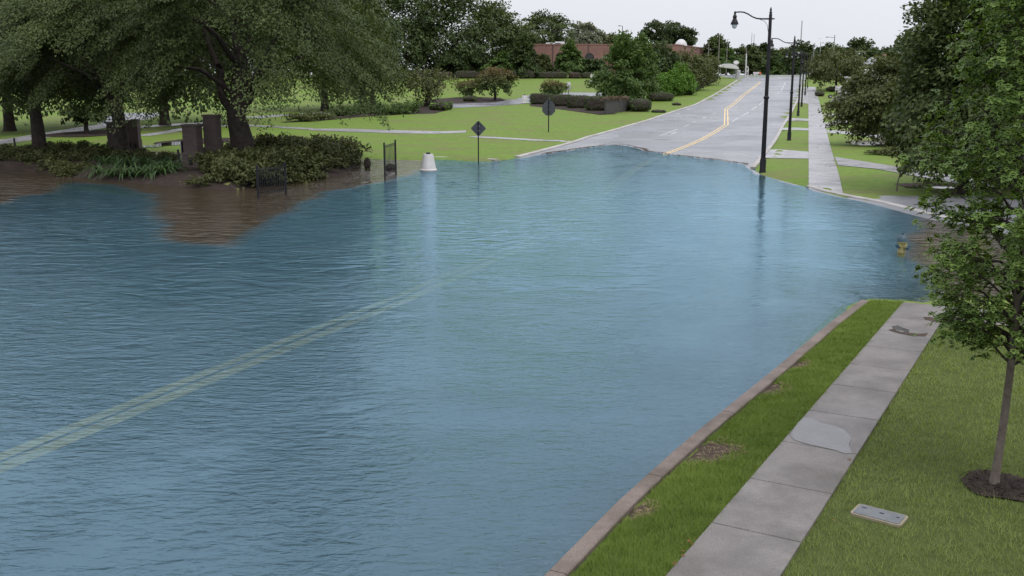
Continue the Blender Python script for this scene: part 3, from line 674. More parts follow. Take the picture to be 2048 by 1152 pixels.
def tree(name, label, base, H, cb, R, prof='oak', n=120, per=60, leaf=0.3, mat='leaf_oak', bark='bark', tr=None, seed=1, clump=None, droop=0.5,
         group=None, fork=None, lean=(0, 0), off=(0, 0), fill=0.55, limbs=9, lob=0.22, flat=0.5, nj=0.55, tj=0.55, el=0.35, cat='tree', stems=1, gap=None, big=()):
    """base: point on the ground; H height; cb crown bottom height; R crown radius (metres)"""
    g = np.random.default_rng(seed); root = empty(name, base); tag(root, label, cat, group)
    tr = tr or H * 0.022; clump = clump or R * 0.26
    fork = fork or (cb + (H - cb) * 0.12)
    C, h = crown_points(g, n, cb, H - clump * 0.3, R, prof, fill, lob)
    if gap is not None:                   # boughs lift away from the trunk on the open side
        az = np.abs(np.arctan2(C[:, 0] - gap[2] * C[:, 2], -C[:, 1])); rr = np.hypot(C[:, 0], C[:, 1])
        C = C[~((C[:, 2] < gap[1]) & ((az < gap[0]) | (rr < R * .36)))]; n = len(C)
    C[:, 0] += off[0]; C[:, 1] += off[1]
    tb = MB(); tops = []
    for s_ in range(stems):
        so = np.array([0.0, 0, 0]) if stems == 1 else np.array([math.cos(s_ * 2.2) * R * .15, math.sin(s_ * 2.2) * R * .15, 0])
        k = 9; pts = []; rad = []
        topz = cb + (H - cb) * 0.72
        for i in range(k):
            t = i / (k - 1); z = -0.35 + (topz + 0.35) * t
            pts.append(np.array([lean[0] * max(z, 0), lean[1] * max(z, 0), z]) + so * (0.3 + t * 2 if stems > 1 else 0) + (g.normal(0, tr * 0.35, 3) * np.array([1, 1, 0]) if i > 1 else 0))
            fl = 1 + 0.75 * math.exp(-max(z, 0) / (tr * 2.2))
            rad.append(tr * fl * (1 - 0.12 * min(1, z / fork)) if z < fork else tr * 0.85 * max(0.12, 1 - (z - fork) / (topz - fork + .01)))
        # a finer foot so that the flare shows
        p2 = [pts[0]] + [pts[0] + (pts[1] - pts[0]) * f for f in (.35, .55, .8)] + pts[1:]
        r2 = [tr * 1.75] + [tr * (1 + 0.7 * math.exp(-f * (pts[1][2] + .35) / (tr * 1.8))) for f in (.35, .55, .8)] + rad[1:]
        tb.tube(p2, r2, 10); tops.append(pts)
    tb.build('trunk', bark, root, True)
    lb_ = MB(); pts = tops[0]
    for bx, by, bzz, br in big:
        i0 = int(np.argmin([abs(p[2] - fork * .8) for p in pts])); limb(lb_, g, pts[i0], (bx, by, bzz), br, br * .35, 8, -.04, 6)
    def on_trunk(z):
        zs = [p[2] for p in pts]; return np.array([np.interp(z, zs, [p[j] for p in pts]) for j in range(3)])
    sel = g.choice(n, min(n, limbs * 4), replace=False)
    for q, i in enumerate(sel):
        c = C[i]; zz = min(max(fork * 0.95, c[2] - np.hypot(c[0], c[1]) * 0.55), pts[-1][2]); a = on_trunk(max(zz, fork * .9))
        r0 = tr * (0.4 if q < limbs else 0.1)
        limb(lb_, g, a, c, r0, r0 * 0.18, 6 if q < limbs else 4, 0.06 + 0.05 * droop)
    lb_.build('branches', bark, root, True)
    V, F = crown(g, C, cb + (H - cb) * 0.4, leaf, per, clump, droop, flat, nj, tj, el)
    k = V[:, 2].reshape(-1, 4).min(1) > 0.05
    if not k.all():
        V = V.reshape(-1, 4, 3)[k].reshape(-1, 3); F = np.arange(len(V)).reshape(-1, 4)
    cr_ = obj('crown', mesh('crown', V, F, mat), root)
    return root
def ptree(name, label, px, py, top, cbot, hw, D=None, **kw):
    """tree placed by where it stands on the ground and how tall it is there"""
    if D is None: b = U(px, py)
    else:
        b = at(px, py, D); b[2] = z1(b[0], b[1])
    d = b[1]; zt_ = at(px, top, d)[2]; zb = at(px, cbot, d)[2]
    H = zt_ - b[2]; cb = max(0.02 * H, zb - b[2]); R = hw * d / 1950.0
    return tree(name, label, b, H, cb, R, **kw)

# the big trees by the flood on the left
big = 'old shade trees in the flooded planting bed'
ptree('shade_tree', 'huge forked shade tree behind the two brick gate pillars', 487, 327, -235, 198, 255, prof='oak', n=310, per=520, leaf=.15, mat='leaf_oak', tr=.60, seed=11, clump=1.35, droop=.5, el=.7, lob=.34, nj=.32, tj=.7, fork=4.4, group=big, limbs=7, fill=.72, off=(.5, -1), flat=.2, gap=(.34, 7.4, -.02), big=[(-1.9, -.6, 8.6, .34), (.9, 0, 12, .42), (2.6, .4, 9.5, .24)])
ptree('shade_tree', 'stout shade tree standing behind the strap-leaved plants', 245, 313, -190, 190, 180, prof='oak', n=235, per=520, leaf=.15, mat='leaf_oak', tr=.44, seed=12, clump=1.1, droop=.5, el=.7, lob=.34, nj=.32, tj=.7, fork=4.0, group=big, limbs=7, fill=.72, off=(.3, -.5), flat=.2, gap=(.34, 5.4, 0), big=[(-2.2, 0, 7.5, .24), (1.2, 0, 8.5, .28)])
ptree('shade_tree', 'dark shade tree nearest the left edge of the flooded bed', 80, 303, -170, 205, 165, prof='oak', n=235, per=460, leaf=.165, mat='leaf_dark', tr=.44, seed=13, clump=1.15, droop=.5, el=.7, lob=.34, nj=.32, tj=.7, fork=3.6, group=big, limbs=7, fill=.72, flat=.2, gap=(.3, 4.8, 0), big=[(1.6, 0, 7, .25)])
ptree('shade_tree', 'shade tree cut off by the left edge of the picture', -120, 300, -160, 180, 190, prof='oak', n=260, per=120, leaf=.34, mat='leaf_dark', tr=.7, seed=14, clump=1.9, droop=.8, fork=3.6, group=big, fill=.4)
bk = 'trees behind the flooded bed'
ptree('park_tree', 'broad dark tree far behind the leftmost shade trees', 20, 262, -150, 190, 200, prof='oak', n=240, per=70, leaf=.55, mat='leaf_dark', tr=.5, seed=15, clump=2.6, group=bk)
ptree('park_tree', 'broad dark tree filling the gap behind the strap-leaved plants', 330, 250, -150, 205, 190, prof='oak', n=240, per=70, leaf=.55, mat='leaf_dark', tr=.5, seed=16, clump=2.6, group=bk)
ptree('park_tree', 'small dark tree on a mulch mound by the wet path', 174, 268, 210, 240, 34, prof='round', n=60, per=45, leaf=.3, mat='leaf_dark', tr=.2, seed=17, group=bk)
ptree('park_tree', 'tall tree whose drooping boughs hang right of the huge forked tree', 650, 222, -150, 165, 120, prof='oak', n=260, per=75, leaf=.6, mat='leaf_oak', tr=.5, seed=18, clump=2.6, droop=1.0, group=bk)
ptree('park_tree', 'slender dark tree with drooping boughs left of the round lime shrubs', 745, 212, 20, 150, 62, prof='egg', n=110, per=55, leaf=.5, mat='leaf_dark', tr=.4, seed=19, clump=2.0, droop=.9, group=bk)
# small ornamental trees on the lawn
ptree('ornamental_tree', 'small leaning tree with dark trunk in the mulch bed', 853, 213, 135, 190, 48, prof='flat', n=60, per=45, leaf=.42, mat='leaf_olive', tr=.42, seed=20, clump=1.5, lean=(.06, 0), fork=2.0)
ptree('ornamental_tree', 'low many-stemmed tree beside the round red-topped tree', 940, 196, 158, 186, 28, prof='flat', n=40, per=45, leaf=.35, mat='leaf_red', tr=.13, seed=21, stems=4, clump=.8)
ptree('ornamental_tree', 'round tree with reddish top on the mulch island', 990, 201, 133, 179, 33, prof='round', n=80, per=50, leaf=.4, mat='leaf_red', tr=.22, seed=22, clump=1.0)
ptree('ornamental_tree', 'small rounded tree behind the clipped hedge with a reddish crown top', 1107, 193, 158, 187, 25, prof='round', n=50, per=45, leaf=.36, mat='leaf_red', tr=.14, seed=23, clump=.8)
# evergreens near the road
ptree('evergreen_tree', 'broad pyramidal evergreen left of its twin by the wooden screen', 1243, 203, 66, 200, 52, prof='cone', n=190, per=60, leaf=.5, mat='leaf_mid', tr=.28, seed=24, clump=1.25, droop=.2, fill=.5)
ptree('evergreen_tree', 'pyramidal evergreen with bare stem above the round bush', 1278, 200, 74, 190, 42, prof='cone', n=150, per=60, leaf=.5, mat='leaf_mid', tr=.22, seed=25, clump=1.2, droop=.2, fill=.5)
ptree('roadside_tree', 'dark tree between the evergreens and the bright green bushes', 1318, 186, 82, 160, 36, prof='egg', n=100, per=50, leaf=.55, mat='leaf_dark', tr=.3, seed=26, clump=1.6)
ptree('roadside_bush', 'bright green leafy bush left of the fenced bank', 1335, 192, 142, 190, 28, prof='round', n=60, per=50, leaf=.4, mat='leaf_bright', tr=.14, seed=27, clump=1.1, cat='bush')
ptree('roadside_bush', 'taller bright green bush right of the first bright bush', 1362, 190, 130, 186, 24, prof='egg', n=55, per=50, leaf=.4, mat='leaf_bright', tr=.14, seed=28, clump=1.0, cat='bush')
ptree('roadside_tree', 'olive tree behind the bright green bushes', 1372, 180, 100, 165, 36, prof='egg', n=100, per=50, leaf=.5, mat='leaf_olive', tr=.28, seed=29, clump=1.5)
ptree('roadside_tree', 'dull green tree overhanging the black fence on the bank', 1402, 170, 112, 160, 30, prof='round', n=80, per=50, leaf=.5, mat='leaf_olive', tr=.22, seed=30, clump=1.4)
# far tree lines: (px, base y, top, crown bottom, half width, D, profile, material, label)
far = [
 (600, 158, -70, 143, 110, 285, 'oak', 'leaf_dark', 'tall dark tree behind the far hedge, leftmost of the row'),
 (715, 158, -30, 143, 95, 290, 'oak', 'leaf_dark', 'tall dark tree behind the far hedge, left of the slender tree'),
 (812, 158, -35, 143, 95, 280, 'oak', 'leaf_dark', 'tall spreading tree behind the leaning tree and far hedge'),
 (905, 158, -28, 143, 92, 285, 'oak', 'leaf_dark', 'tallest spreading tree behind the low many-stemmed tree'),
 (985, 158, 5, 143, 75, 290, 'oak', 'leaf_oak', 'tall tree with open crown behind the red-topped tree'),
 (1085, 150, 26, 110, 52, 330, 'round', 'leaf_oak', 'rounded tree rising behind the left end of the brick building'),
 (1035, 150, 60, 120, 40, 310, 'round', 'leaf_oak', 'low tree behind the hedge left of the brick building'),
 (925, 157, 92, 152, 44, 276, 'egg', 'leaf_dark', 'dark evergreen against the far hedge above the many-stemmed tree'),
 (1048, 156, 72, 152, 38, 272, 'cone', 'leaf_dark', 'dark pyramidal evergreen at the left end of the brick building'),
 (1004, 157, 108, 150, 26, 272, 'egg', 'leaf_mid', 'small pyramidal evergreen behind the red-topped tree'),
 (1087, 155, 110, 152, 20, 276, 'egg', 'leaf_olive', 'small olive tree in front of the brick corner'),
 (1140, 152, 82, 146, 27, 274, 'cone', 'leaf_mid', 'narrow evergreen between the two arched windows'),
 (1187, 152, 119, 150, 24, 274, 'round', 'leaf_dark', 'rounded dark bush below the right arched window'),
 (1165, 140, 46, 95, 34, 370, 'round', 'leaf_pale', 'pale thin-leaved tree above the brick roof'),
 (1212, 140, 66, 110, 42, 380, 'round', 'leaf_olive', 'pale olive tree above the brick roof right of the pale tree'),
 (1262, 140, 88, 120, 40, 390, 'round', 'leaf_olive', 'low tree behind the roof left of the airy tree'),
 (1322, 140, 42, 90, 34, 355, 'flat', 'leaf_dark', 'airy dark tree rising above the brick roof, left half'),
 (1362, 140, 55, 95, 30, 360, 'flat', 'leaf_dark', 'airy dark tree rising above the white roof dome'),
 (1430, 150, 72, 140, 34, 330, 'egg', 'leaf_oak', 'tree behind the slim lamp mast right of the brick building'),
 (1452, 150, 98, 148, 24, 310, 'round', 'leaf_mid', 'rounded tree behind the white canopy'),
 (1492, 150, 92, 146, 32, 330, 'round', 'leaf_oak', 'rounded tree at the left of the road crest'),
 (1518, 150, 88, 140, 30, 345, 'round', 'leaf_dark', 'dark tree behind the white pole at the crest'),
 (1560, 150, 98, 146, 40, 430, 'round', 'leaf_olive', 'hazy tree beyond the crest of the road'),
 (1600, 150, 84, 148, 36, 350, 'oak', 'leaf_dark', 'dark tree behind the row of lamp posts'),
 (1632, 150, 94, 146, 30, 360, 'round', 'leaf_dark', 'dark tree right of the lamp posts at the crest'),
 (1660, 140, 90, 140, 30, 380, 'round', 'leaf_oak', 'tree behind the olive tree on the parking lot'),
 (1722, 150, 82, 148, 44, 300, 'oak', 'leaf_dark', 'dark tree left of the white house'),
 (1765, 150, 98, 148, 34, 330, 'oak', 'leaf_dark', 'dark tree behind the roof of the white house'),
 (1820, 150, 70, 148, 50, 330, 'oak', 'leaf_dark', 'dark tree behind the right end of the white house'),
 (1410, 150, 100, 148, 26, 345, 'round', 'leaf_oak', 'tree behind the right end of the brick building'),
 (1545, 150, 104, 146, 26, 400, 'egg', 'leaf_mid', 'slim hazy tree over the red-roofed house'),
 (450, 158, -60, 120, 120, 290, 'oak', 'leaf_dark', 'tall dark tree seen far behind the huge forked tree'),
 (210, 158, -60, 120, 130, 300, 'oak', 'leaf_dark', 'tall dark tree far behind the stout shade tree'),
 (40, 158, -60, 120, 130, 300, 'oak', 'leaf_dark', 'tall dark tree far behind the left edge trees'),
]
for i, (px, py, top, cbt, hw, D, pr, mt, lb_) in enumerate(far):
    R = hw * D / 1950
    ptree('background_tree', lb_, px, py, top, cbt, hw, D=D, prof=pr, n=int(90 + R * 11), per=56, leaf=.62 + .014 * R, mat=mt, seed=100 + i, clump=max(.9, R * .21), droop=.35, fill=.35,
          group='trees along the skyline', tr=.25 + R * .02, limbs=5)
ptree('parking_tree', 'olive round tree on a mulch strip beside the parking lot', 1672, 182, 92, 165, 50, prof='round', n=130, per=50, leaf=.5, mat='leaf_olive', tr=.25, seed=61, clump=1.3)
ptree('parking_tree', 'dark low tree left of the olive parking lot tree', 1643, 176, 140, 172, 20, D=262, prof='round', n=50, per=45, leaf=.5, mat='leaf_dark', tr=.2, seed=62, clump=1.2)
# right hand trees
ptree('street_tree', 'brownish green maple with short dark trunk on the muddy lawn', 1778, 291, 112, 264, 90, prof='round', n=240, per=110, leaf=.28, mat='leaf_olive', tr=.2, seed=63, clump=.95, droop=.5, fill=.45)
ptree('street_tree', 'tall dense dark maple behind the near young tree', 1925, 388, -70, 335, 150, prof='egg', n=460, per=130, leaf=.21, mat='leaf_oak', tr=.22, seed=64, clump=.8, droop=.45, fill=.4, off=(.2, .6))
ptree('street_tree', 'dark maple at the right edge behind the tall dense maple', 2040, 372, -40, 330, 150, prof='egg', n=260, per=70, leaf=.3, mat='leaf_dark', tr=.22, seed=65, clump=1.0, droop=.45, fill=.4)

# ------------------------------------------------------------------ young tree in the foreground
def maple_leaf():
    o = [(0, 0), (.10, .16), (.36, .10), (.30, .30), (.50, .52), (.24, .56), (.20, .78), (0, 1.05), (-.20, .78), (-.24, .56), (-.50, .52), (-.30, .30), (-.36, .10), (-.10, .16)]
    V = [(x, y - .5, -0.35 * x * x - 0.12 * (y - .4) ** 2) for x, y in o] + [(0, -.10, .0), (0, .25, .02)]
    F = []
    n = len(o)
    for i in range(n):
        j = (i + 1) % n; c = 14 if (o[i][1] + o[j][1]) < .62 else 15
        F.append((c, i, j))
    F += [(14, 15, 4), (14, 10, 15)]
    return np.array(V), np.array([f for f in F])
def young_tree():
    g = np.random.default_rng(77)
    b = U(1990, 972); root = empty('young_tree', b); tag(root, 'young foreground tree with slim trunk in a mulch ring', 'tree')
    top = at(2030, 620, b[1]); lean = (top - b) / (top[2] - b[2])
    H = 7.0; tr = .05
    def tp(z): return np.array([lean[0] * z * (1 if z < 3 else 1) * .9, lean[1] * z * 0, z]) + np.array([.03 * math.sin(z * 1.3), .03 * math.cos(z * 1.1), 0])
    zs = [-.2, 0, .15, .5, 1, 1.6, 2.2, 2.8, 3.4, 4.2, 5.0, 5.8, 6.6]
    MB().tube([tp(z) for z in zs], [tr * 1.7, tr * 1.45, tr * 1.1, tr, tr * .95, tr * .9, tr * .85, tr * .75, tr * .62, tr * .48, tr * .34, tr * .22, tr * .1], 12).build('trunk', 'bark_pale', root, True)
    twigs = MB(); pos = []; tip = []; nr = []
    for k in range(92):
        h = 1.62 + 5.1 * (k / 91) ** 1.12; az = k * 2.399 + g.normal(0, .2)
        Rr = np.interp(h, [1.6, 2.4, 3.0, 4.0, 5.2, 6.8], [.85, 1.22, 1.32, 1.2, .92, .3]) * g.uniform(.72, 1.1)
        dz = np.interp(h, [1.6, 3, 5, 7], [.55, .75, .9, .8]) * g.uniform(.7, 1.2)
        a = tp(h); e = a + np.array([math.cos(az) * Rr, math.sin(az) * Rr, dz * (.55 if Rr > 1.2 else .8)])
        pts = limb(twigs, g, a, e, .022 if h < 4 else .015, .003, 5, 0.06, 6)
        for q in range(7):
            t = g.uniform(.28, 1.0); i = min(int(t * 6), 5); c = pts[i] + (pts[i + 1] - pts[i]) * (t * 6 - i)
            sub = c + np.array([math.cos(az + g.normal(0, .9)), math.sin(az + g.normal(0, .9)), g.normal(.05, .3)]) * g.uniform(.16, .5) * (1.25 - .4 * t)
            twigs.tube([c, (c + sub) / 2 + np.array([0, 0, .03]), sub], [.007, .005, .002], 4)
            m = g.integers(12, 18)
            tt = g.uniform(.2, 1.08, m)[:, None]
            pp = c + (sub - c) * tt + g.normal(0, .085, (m, 3)) + np.array([0, 0, -.03])
            out = np.array([math.cos(az), math.sin(az), -.55])
            pos.append(pp); tip.append(out + g.normal(0, .55, (m, 3))); nr.append(np.array([0, 0, 1.0]) + .35 * np.array([math.cos(az), math.sin(az), 0]) + g.normal(0, .38, (m, 3)))
    twigs.build('branches', 'bark', root, True)
    pos = np.concatenate(pos); tip = np.concatenate(tip); nr = np.concatenate(nr)
    tip /= np.linalg.norm(tip, axis=1, keepdims=True); sd_ = np.cross(tip, nr); sd_ /= np.linalg.norm(sd_, axis=1, keepdims=True); up = np.cross(sd_, tip)
    sz = g.uniform(.075, .14, len(pos))
    LV, LF = maple_leaf(); nl = len(LV)
    # the leaves that show largest: on the camera's side, low and inside the frame
    cp = np.array([0, 0, CAMH]) - b; dist = np.linalg.norm(pos - cp, axis=1)
    wp = pos + b; d_ = wp - np.array([0, 0, CAMH]); fw = d_[:, 1] * CT - d_[:, 2] * ST; uu = d_[:, 0] / fw
    sco = np.where(np.abs(uu) < .52, sz / dist, 0); order = np.argsort(-sco)[:290]
    base_me = mesh('leaf', LV, LF, 'leaf_near')
    single = np.zeros(len(pos), bool); single[order] = True
    for i in order:
        o = bpy.data.objects.new('leaf', base_me); COL.objects.link(o); o.parent = root
        Mx = Matrix([[sd_[i, j] * sz[i], tip[i, j] * sz[i], up[i, j] * sz[i], pos[i, j]] for j in range(3)] + [[0, 0, 0, 1]])
        o.matrix_local = Mx
    r = ~single; n = r.sum()
    V = (pos[r][:, None, :] + sz[r][:, None, None] * (LV[None, :, 0:1] * sd_[r][:, None, :] + LV[None, :, 1:2] * tip[r][:, None, :] + LV[None, :, 2:3] * up[r][:, None, :])).reshape(-1, 3)
    F = (LF[None] + (np.arange(n) * nl)[:, None, None]).reshape(-1, 3)
    fo = obj('foliage', mesh('foliage', V, F, 'leaf_near'), root); fo['kind'] = 'stuff'
    return b
yb = young_tree()
struct(sheet('mulch_ring', wobble(yb[0] + .05, yb[1] - .05, .5, .46, seed=40, amp=.2), 0.15, 0.03, 'mulch'))
# wood chips of the ring
g = np.random.default_rng(5); n = 420; a = g.uniform(0, 6.28, n); r = .5 * np.sqrt(g.uniform(0, 1, n))
cx = yb[0] + .05 + r * np.cos(a); cyy = yb[1] - .05 + r * np.sin(a); cc = np.stack([cx, cyy, zt(cx, cyy) + .04 + g.uniform(0, .02, n)], 1)
V, F = cards(cc, g.normal(0, 1, (n, 3)) * np.array([1, 1, .25]), np.array([0, 0, 1.0]) + g.normal(0, .4, (n, 3)), g.uniform(.03, .08, n), g.uniform(.012, .03, n))
tag(obj('wood_chips', mesh('wood_chips', V, F, 'mulch')), 'dark wood chips around the young foreground tree', 'mulch', kind='stuff')

# ------------------------------------------------------------------ hedges, shrubs and bed plants
def hedge(name, label, base, sx, sy, sz, mat='leaf_hedge', rz=0.0, leaf=.22, dens=26, group=None, power=4.0, seed=1, cat='hedge', top_mat=None):
    g = np.random.default_rng(seed); root = empty(name, base, rz); tag(root, label, cat, group)
    def sup(v):
        k = (np.abs(v) ** power).sum(1, keepdims=True) ** (-1 / power); return v * k
    nu, nv = 28, 12; V = []
    for j in range(nv + 1):
        ph = -math.pi / 2 + math.pi * j / nv
        for i in range(nu):
            th = 2 * math.pi * i / nu; V.append((math.cos(ph) * math.cos(th), math.cos(ph) * math.sin(th), math.sin(ph)))
    V = sup(np.array(V)) * np.array([sx, sy, sz / 2]) * 0.94 + np.array([0, 0, sz / 2 - .05]); V[:, :] += g.normal(0, .02, V.shape)
    F = [(j * nu + i, j * nu + (i + 1) % nu, (j + 1) * nu + (i + 1) % nu, (j + 1) * nu + i) for j in range(nv) for i in range(nu)]
    obj('core', mesh('core', V, F, 'bark'), root)
    area = 4 * (sx * sz + sy * sz) / 1.3 + 4 * sx * sy; N = int(area * dens)
    q = g.normal(0, 1, (N, 3)) * np.array([1 / sx, 1 / sy, 2 / sz]) ** 0
    # even cover: pick points on a box of the hedge's size, then round them
    A = np.array([sy * sz, sx * sz, sx * sy * 2]); f = g.choice(3, N, p=A / A.sum()); q = g.uniform(-1, 1, (N, 3)); q[np.arange(N), f] = np.sign(q[np.arange(N), f])
    q = sup(q); nr = np.sign(q) * np.abs(q) ** (power - 1) / np.array([sx, sy, sz / 2]); nr /= np.linalg.norm(nr, axis=1, keepdims=True)
    bump = 1 + .035 * np.sin(q[:, 0] * sx * 3 + seed) * np.cos(q[:, 2] * 4 + q[:, 1] * sy * 2.5)
    p = q * np.array([sx, sy, sz / 2]) * bump[:, None] + np.array([0, 0, sz / 2 - .05]) + g.normal(0, .035, (N, 3)) - nr * g.uniform(0, .07, N)[:, None]
    tip = np.cross(nr, g.normal(0, 1, (N, 3))) + nr * .55; k = p[:, 2] > .02
    ln = leaf * g.uniform(.6, 1.3, N)
    V, F = cards(p[k], tip[k], (nr + g.normal(0, .45, (N, 3)))[k], ln[k], (ln * .6)[k])
    obj('foliage', mesh('foliage', V, F, mat), root)
    if top_mat:
        tp_ = nr[:, 2] > .5; V, F = cards((p + np.array([0, 0, .06]))[tp_], tip[tp_], nr[tp_], ln[tp_], (ln * .6)[tp_])
        obj('top_growth', mesh('top_growth', V, F, top_mat), root)
    return root
def phedge(name, label, px0, px1, py, top, depth, D=None, **kw):
    a = U(px0, py) if D is None else at(px0, py, D); b = U(px1, py) if D is None else at(px1, py, D)
    c = (a + b) / 2; c[1] += depth / 2; c[2] = z1(c[0], c[1]); H = at((px0 + px1) / 2, top, c[1])[2] - c[2]
    return hedge(name, label, c, abs(b[0] - a[0]) / 2, depth / 2, max(.4, H), **kw)
fh = 'far hedges along the field'
for i, (a, b, t, mt) in enumerate(((505, 620, 142, 'leaf_dark'), (625, 700, 140, 'leaf_hedge'), (705, 800, 143, 'leaf_hedge'), (803, 860, 139, 'leaf_mid'), (862, 905, 143, 'leaf_brown'), (907, 965, 141, 'leaf_dark'),
                      (968, 1036, 140, 'leaf_hedge'), (1038, 1072, 140, 'leaf_dark'), (1074, 1136, 143, 'leaf_hedge'), (1138, 1162, 144, 'leaf_brown'), (1162, 1205, 144, 'leaf_hedge'))):
    wh = ['leftmost', 'second from the left', 'third from the left', 'fourth from the left, light green', 'fifth from the left, brownish', 'sixth from the left', 'seventh from left, left of the pyramidal evergreen', 'dark, under the pyramidal evergreen', 'left of the two below the arched windows', 'short and brownish, below the narrow evergreen', 'rightmost, behind the white paddle signs'][i]
    phedge('field_hedge', 'hedge along the far field edge, ' + wh, a, b, 156.5, t, 2.4, D=268, mat=mt, leaf=.5, dens=7, group=fh, seed=200 + i)
for i, (a, b, t) in enumerate(((1076, 1102, 136), (1106, 1134, 136), (1150, 1178, 136))):
    phedge('wall_hedge', 'dark hedge against the brick wall, ' + ['left of the first arch', 'under the first arch', 'under the second arch'][i], a, b, 146, t, 2.0, D=285, mat='leaf_dark', leaf=.5, dens=7, seed=230 + i)
# the clipped row in front of the wooden screen
rw = 'clipped bushes in the row before the wooden screen'
for i, (a, b, py, t) in enumerate(((1059, 1108, 209, 186), (1098, 1146, 213, 188), (1134, 1182, 217, 190), (1170, 1218, 222, 192))):
    phedge('clipped_bush', 'clipped bush in the row behind the octagonal sign, ' + ['first from the left', 'second from the left', 'third from the left', 'last before the wooden screen'][i], a, b, py, t, 2.2, mat='leaf_hedge', leaf=.24, dens=26, group=rw, seed=240 + i, power=5.0)
phedge('round_bush', 'rounded clipped bush at the kerb right of the wooden screen', 1258, 1306, 224, 196, 3.6, mat='leaf_hedge', leaf=.24, dens=26, seed=250, power=3.0)
phedge('long_bush', 'long rounded hedge behind the rounded kerb bush', 1294, 1351, 203, 184, 3.0, mat='leaf_mid', leaf=.26, dens=22, seed=251, power=3.2)
phedge('long_bush', 'low brownish hedge under the bright green bushes', 1346, 1392, 190, 178, 2.5, mat='leaf_brown', leaf=.3, dens=16, seed=252, power=3.2)
phedge('low_bush', 'dark low bush at the drive entrance by the kerb', 1346, 1364, 211, 205, 2.0, mat='leaf_dark', leaf=.25, dens=22, seed=253, power=2.6)
phedge('low_bush', 'dark low ground cover below the rounded kerb bush', 1306, 1334, 226, 219, 3.0, mat='leaf_dark', leaf=.25, dens=22, seed=254, power=2.6)
# wooden screen with brown ivy on top
a, b = U(1212, 229), U(1257, 222); d = b - a; d[2] = 0; ln = np.linalg.norm(d); root = empty('wooden_screen', a, math.atan2(d[1], d[0])); tag(root, 'dark board screen with brown creeper on top by the kerb', 'screen')
nb = 9; hgt = 2.1
for k in range(nb):
    MB().box(ln * k / nb + .01, ln * (k + 1) / nb - .01, 0, .06 + .012 * (k % 2), -.1, hgt, .008).build('board', 'dark_wood', root)
MB().box(-.12, 0, -.08, .2, -.2, hgt + .05).build('post', 'dark_wood', root); MB().box(ln, ln + .12, -.08, .2, -.2, hgt + .05).build('post', 'dark_wood', root)
g = np.random.default_rng(9); n = 900; p = np.stack([g.uniform(-.3, ln + .2, n), g.uniform(-.25, .9, n), hgt + .1 + g.normal(0, .14, n)], 1)
V, F = cards(p, g.normal(0, 1, (n, 3)), np.array([0, -.3, 1.0]) + g.normal(0, .4, (n, 3)), g.uniform(.2, .4, n), g.uniform(.12, .25, n)); obj('creeper', mesh('creeper', V, F, 'leaf_brown'), root)
# junipers and round bushes of the lawn bed
jb = 'junipers in the lawn mulch bed'
for i, (px, py, hw, tp_, mt) in enumerate(((600, 243, 26, 226, 'leaf_olive'), (712, 228, 24, 212, 'leaf_mid'), (745, 227, 26, 205, 'leaf_mid'), (778, 229, 24, 208, 'leaf_mid'), (805, 228, 22, 204, 'leaf_mid'), (826, 225, 18, 202, 'leaf_mid'), (690, 232, 20, 218, 'leaf_dark'), (640, 240, 22, 224, 'leaf_olive'))):
    ptree('juniper', 'spreading juniper in the lawn mulch bed, ' + ['below the hanging boughs of the forked tree', 'second from its left end', 'wide and tall, left of the middle', 'light green, in its middle', 'right of the middle', 'last before the bare mulch', 'dark, near its left end', 'olive, at its left end'][i],
          px, py, tp_, py, hw, prof='flat', n=26, per=40, leaf=.3, mat=mt, tr=.08, seed=260 + i, clump=.75, droop=.1, group=jb, cat='shrub', limbs=3)
for i, (px, py, hw, tp_) in enumerate(((870, 220, 12, 206), (885, 221, 14, 203), (897, 219, 9, 202))):
    b = U(px, py); r = hw * b[1] / 1950; hedge('round_shrub', 'round yellow-green shrub at the end of the lawn mulch bed, ' + ['left', 'middle', 'right'][i] + ' of three', b, r, r, at(px, tp_, b[1])[2] - b[2], mat='leaf_bright', leaf=.3, dens=22, seed=280 + i, power=2.3, cat='shrub', group='yellow-green shrubs')
b = U(940, 203); hedge('round_shrub', 'low green shrub under the many-stemmed tree', b, 1.4, 1.2, 1.1, mat='leaf_mid', leaf=.28, dens=22, seed=285, power=2.3, cat='shrub')
for i, (px, py, hw, tp_, nm) in enumerate(((1668, 216, 14, 202, 'left'), (1698, 215, 11, 202, 'right'))):
    b = U(px, py); r = hw * b[1] / 1950; hedge('round_bush', 'round clipped bush on the %s of the white pole' % nm, b, r, r, at(px, tp_, b[1])[2] - b[2], mat='leaf_hedge', leaf=.3, dens=20, seed=290 + i, power=2.8, cat='bush')
phedge('low_bush', 'dark flat hedge right of the white pole', 1690, 1745, 222, 214, 2.5, mat='leaf_dark', leaf=.3, dens=16, seed=293, power=3)
phedge('long_bush', 'dark hedge below the olive parking lot tree', 1655, 1720, 184, 172, 3, mat='leaf_dark', leaf=.4, dens=10, seed=294, power=2.6)
phedge('long_bush', 'mounded bush between parking lot and muddy lawn', 1700, 1760, 196, 182, 4, mat='leaf_mid', leaf=.4, dens=10, seed=295, power=2.4)
phedge('low_bush', 'small clump of bushes beside the far sidewalk bend', 1634, 1652, 193, 182, 2.5, mat='leaf_mid', leaf=.4, dens=10, seed=296, power=2.4)
for i, (px, py, hw, tp_) in enumerate(((1757, 309, 20, 298), (1785, 311, 26, 294), (1818, 315, 24, 297))):
    ptree('juniper', 'low spreading juniper beside the small white sign, ' + ['left', 'middle', 'right'][i] + ' of three', px, py, tp_, py, hw, prof='flat', n=34, per=46, leaf=.17, mat='leaf_olive', tr=.05, seed=300 + i, clump=.42, droop=.1, group='junipers on the right lawn', cat='shrub', limbs=3)
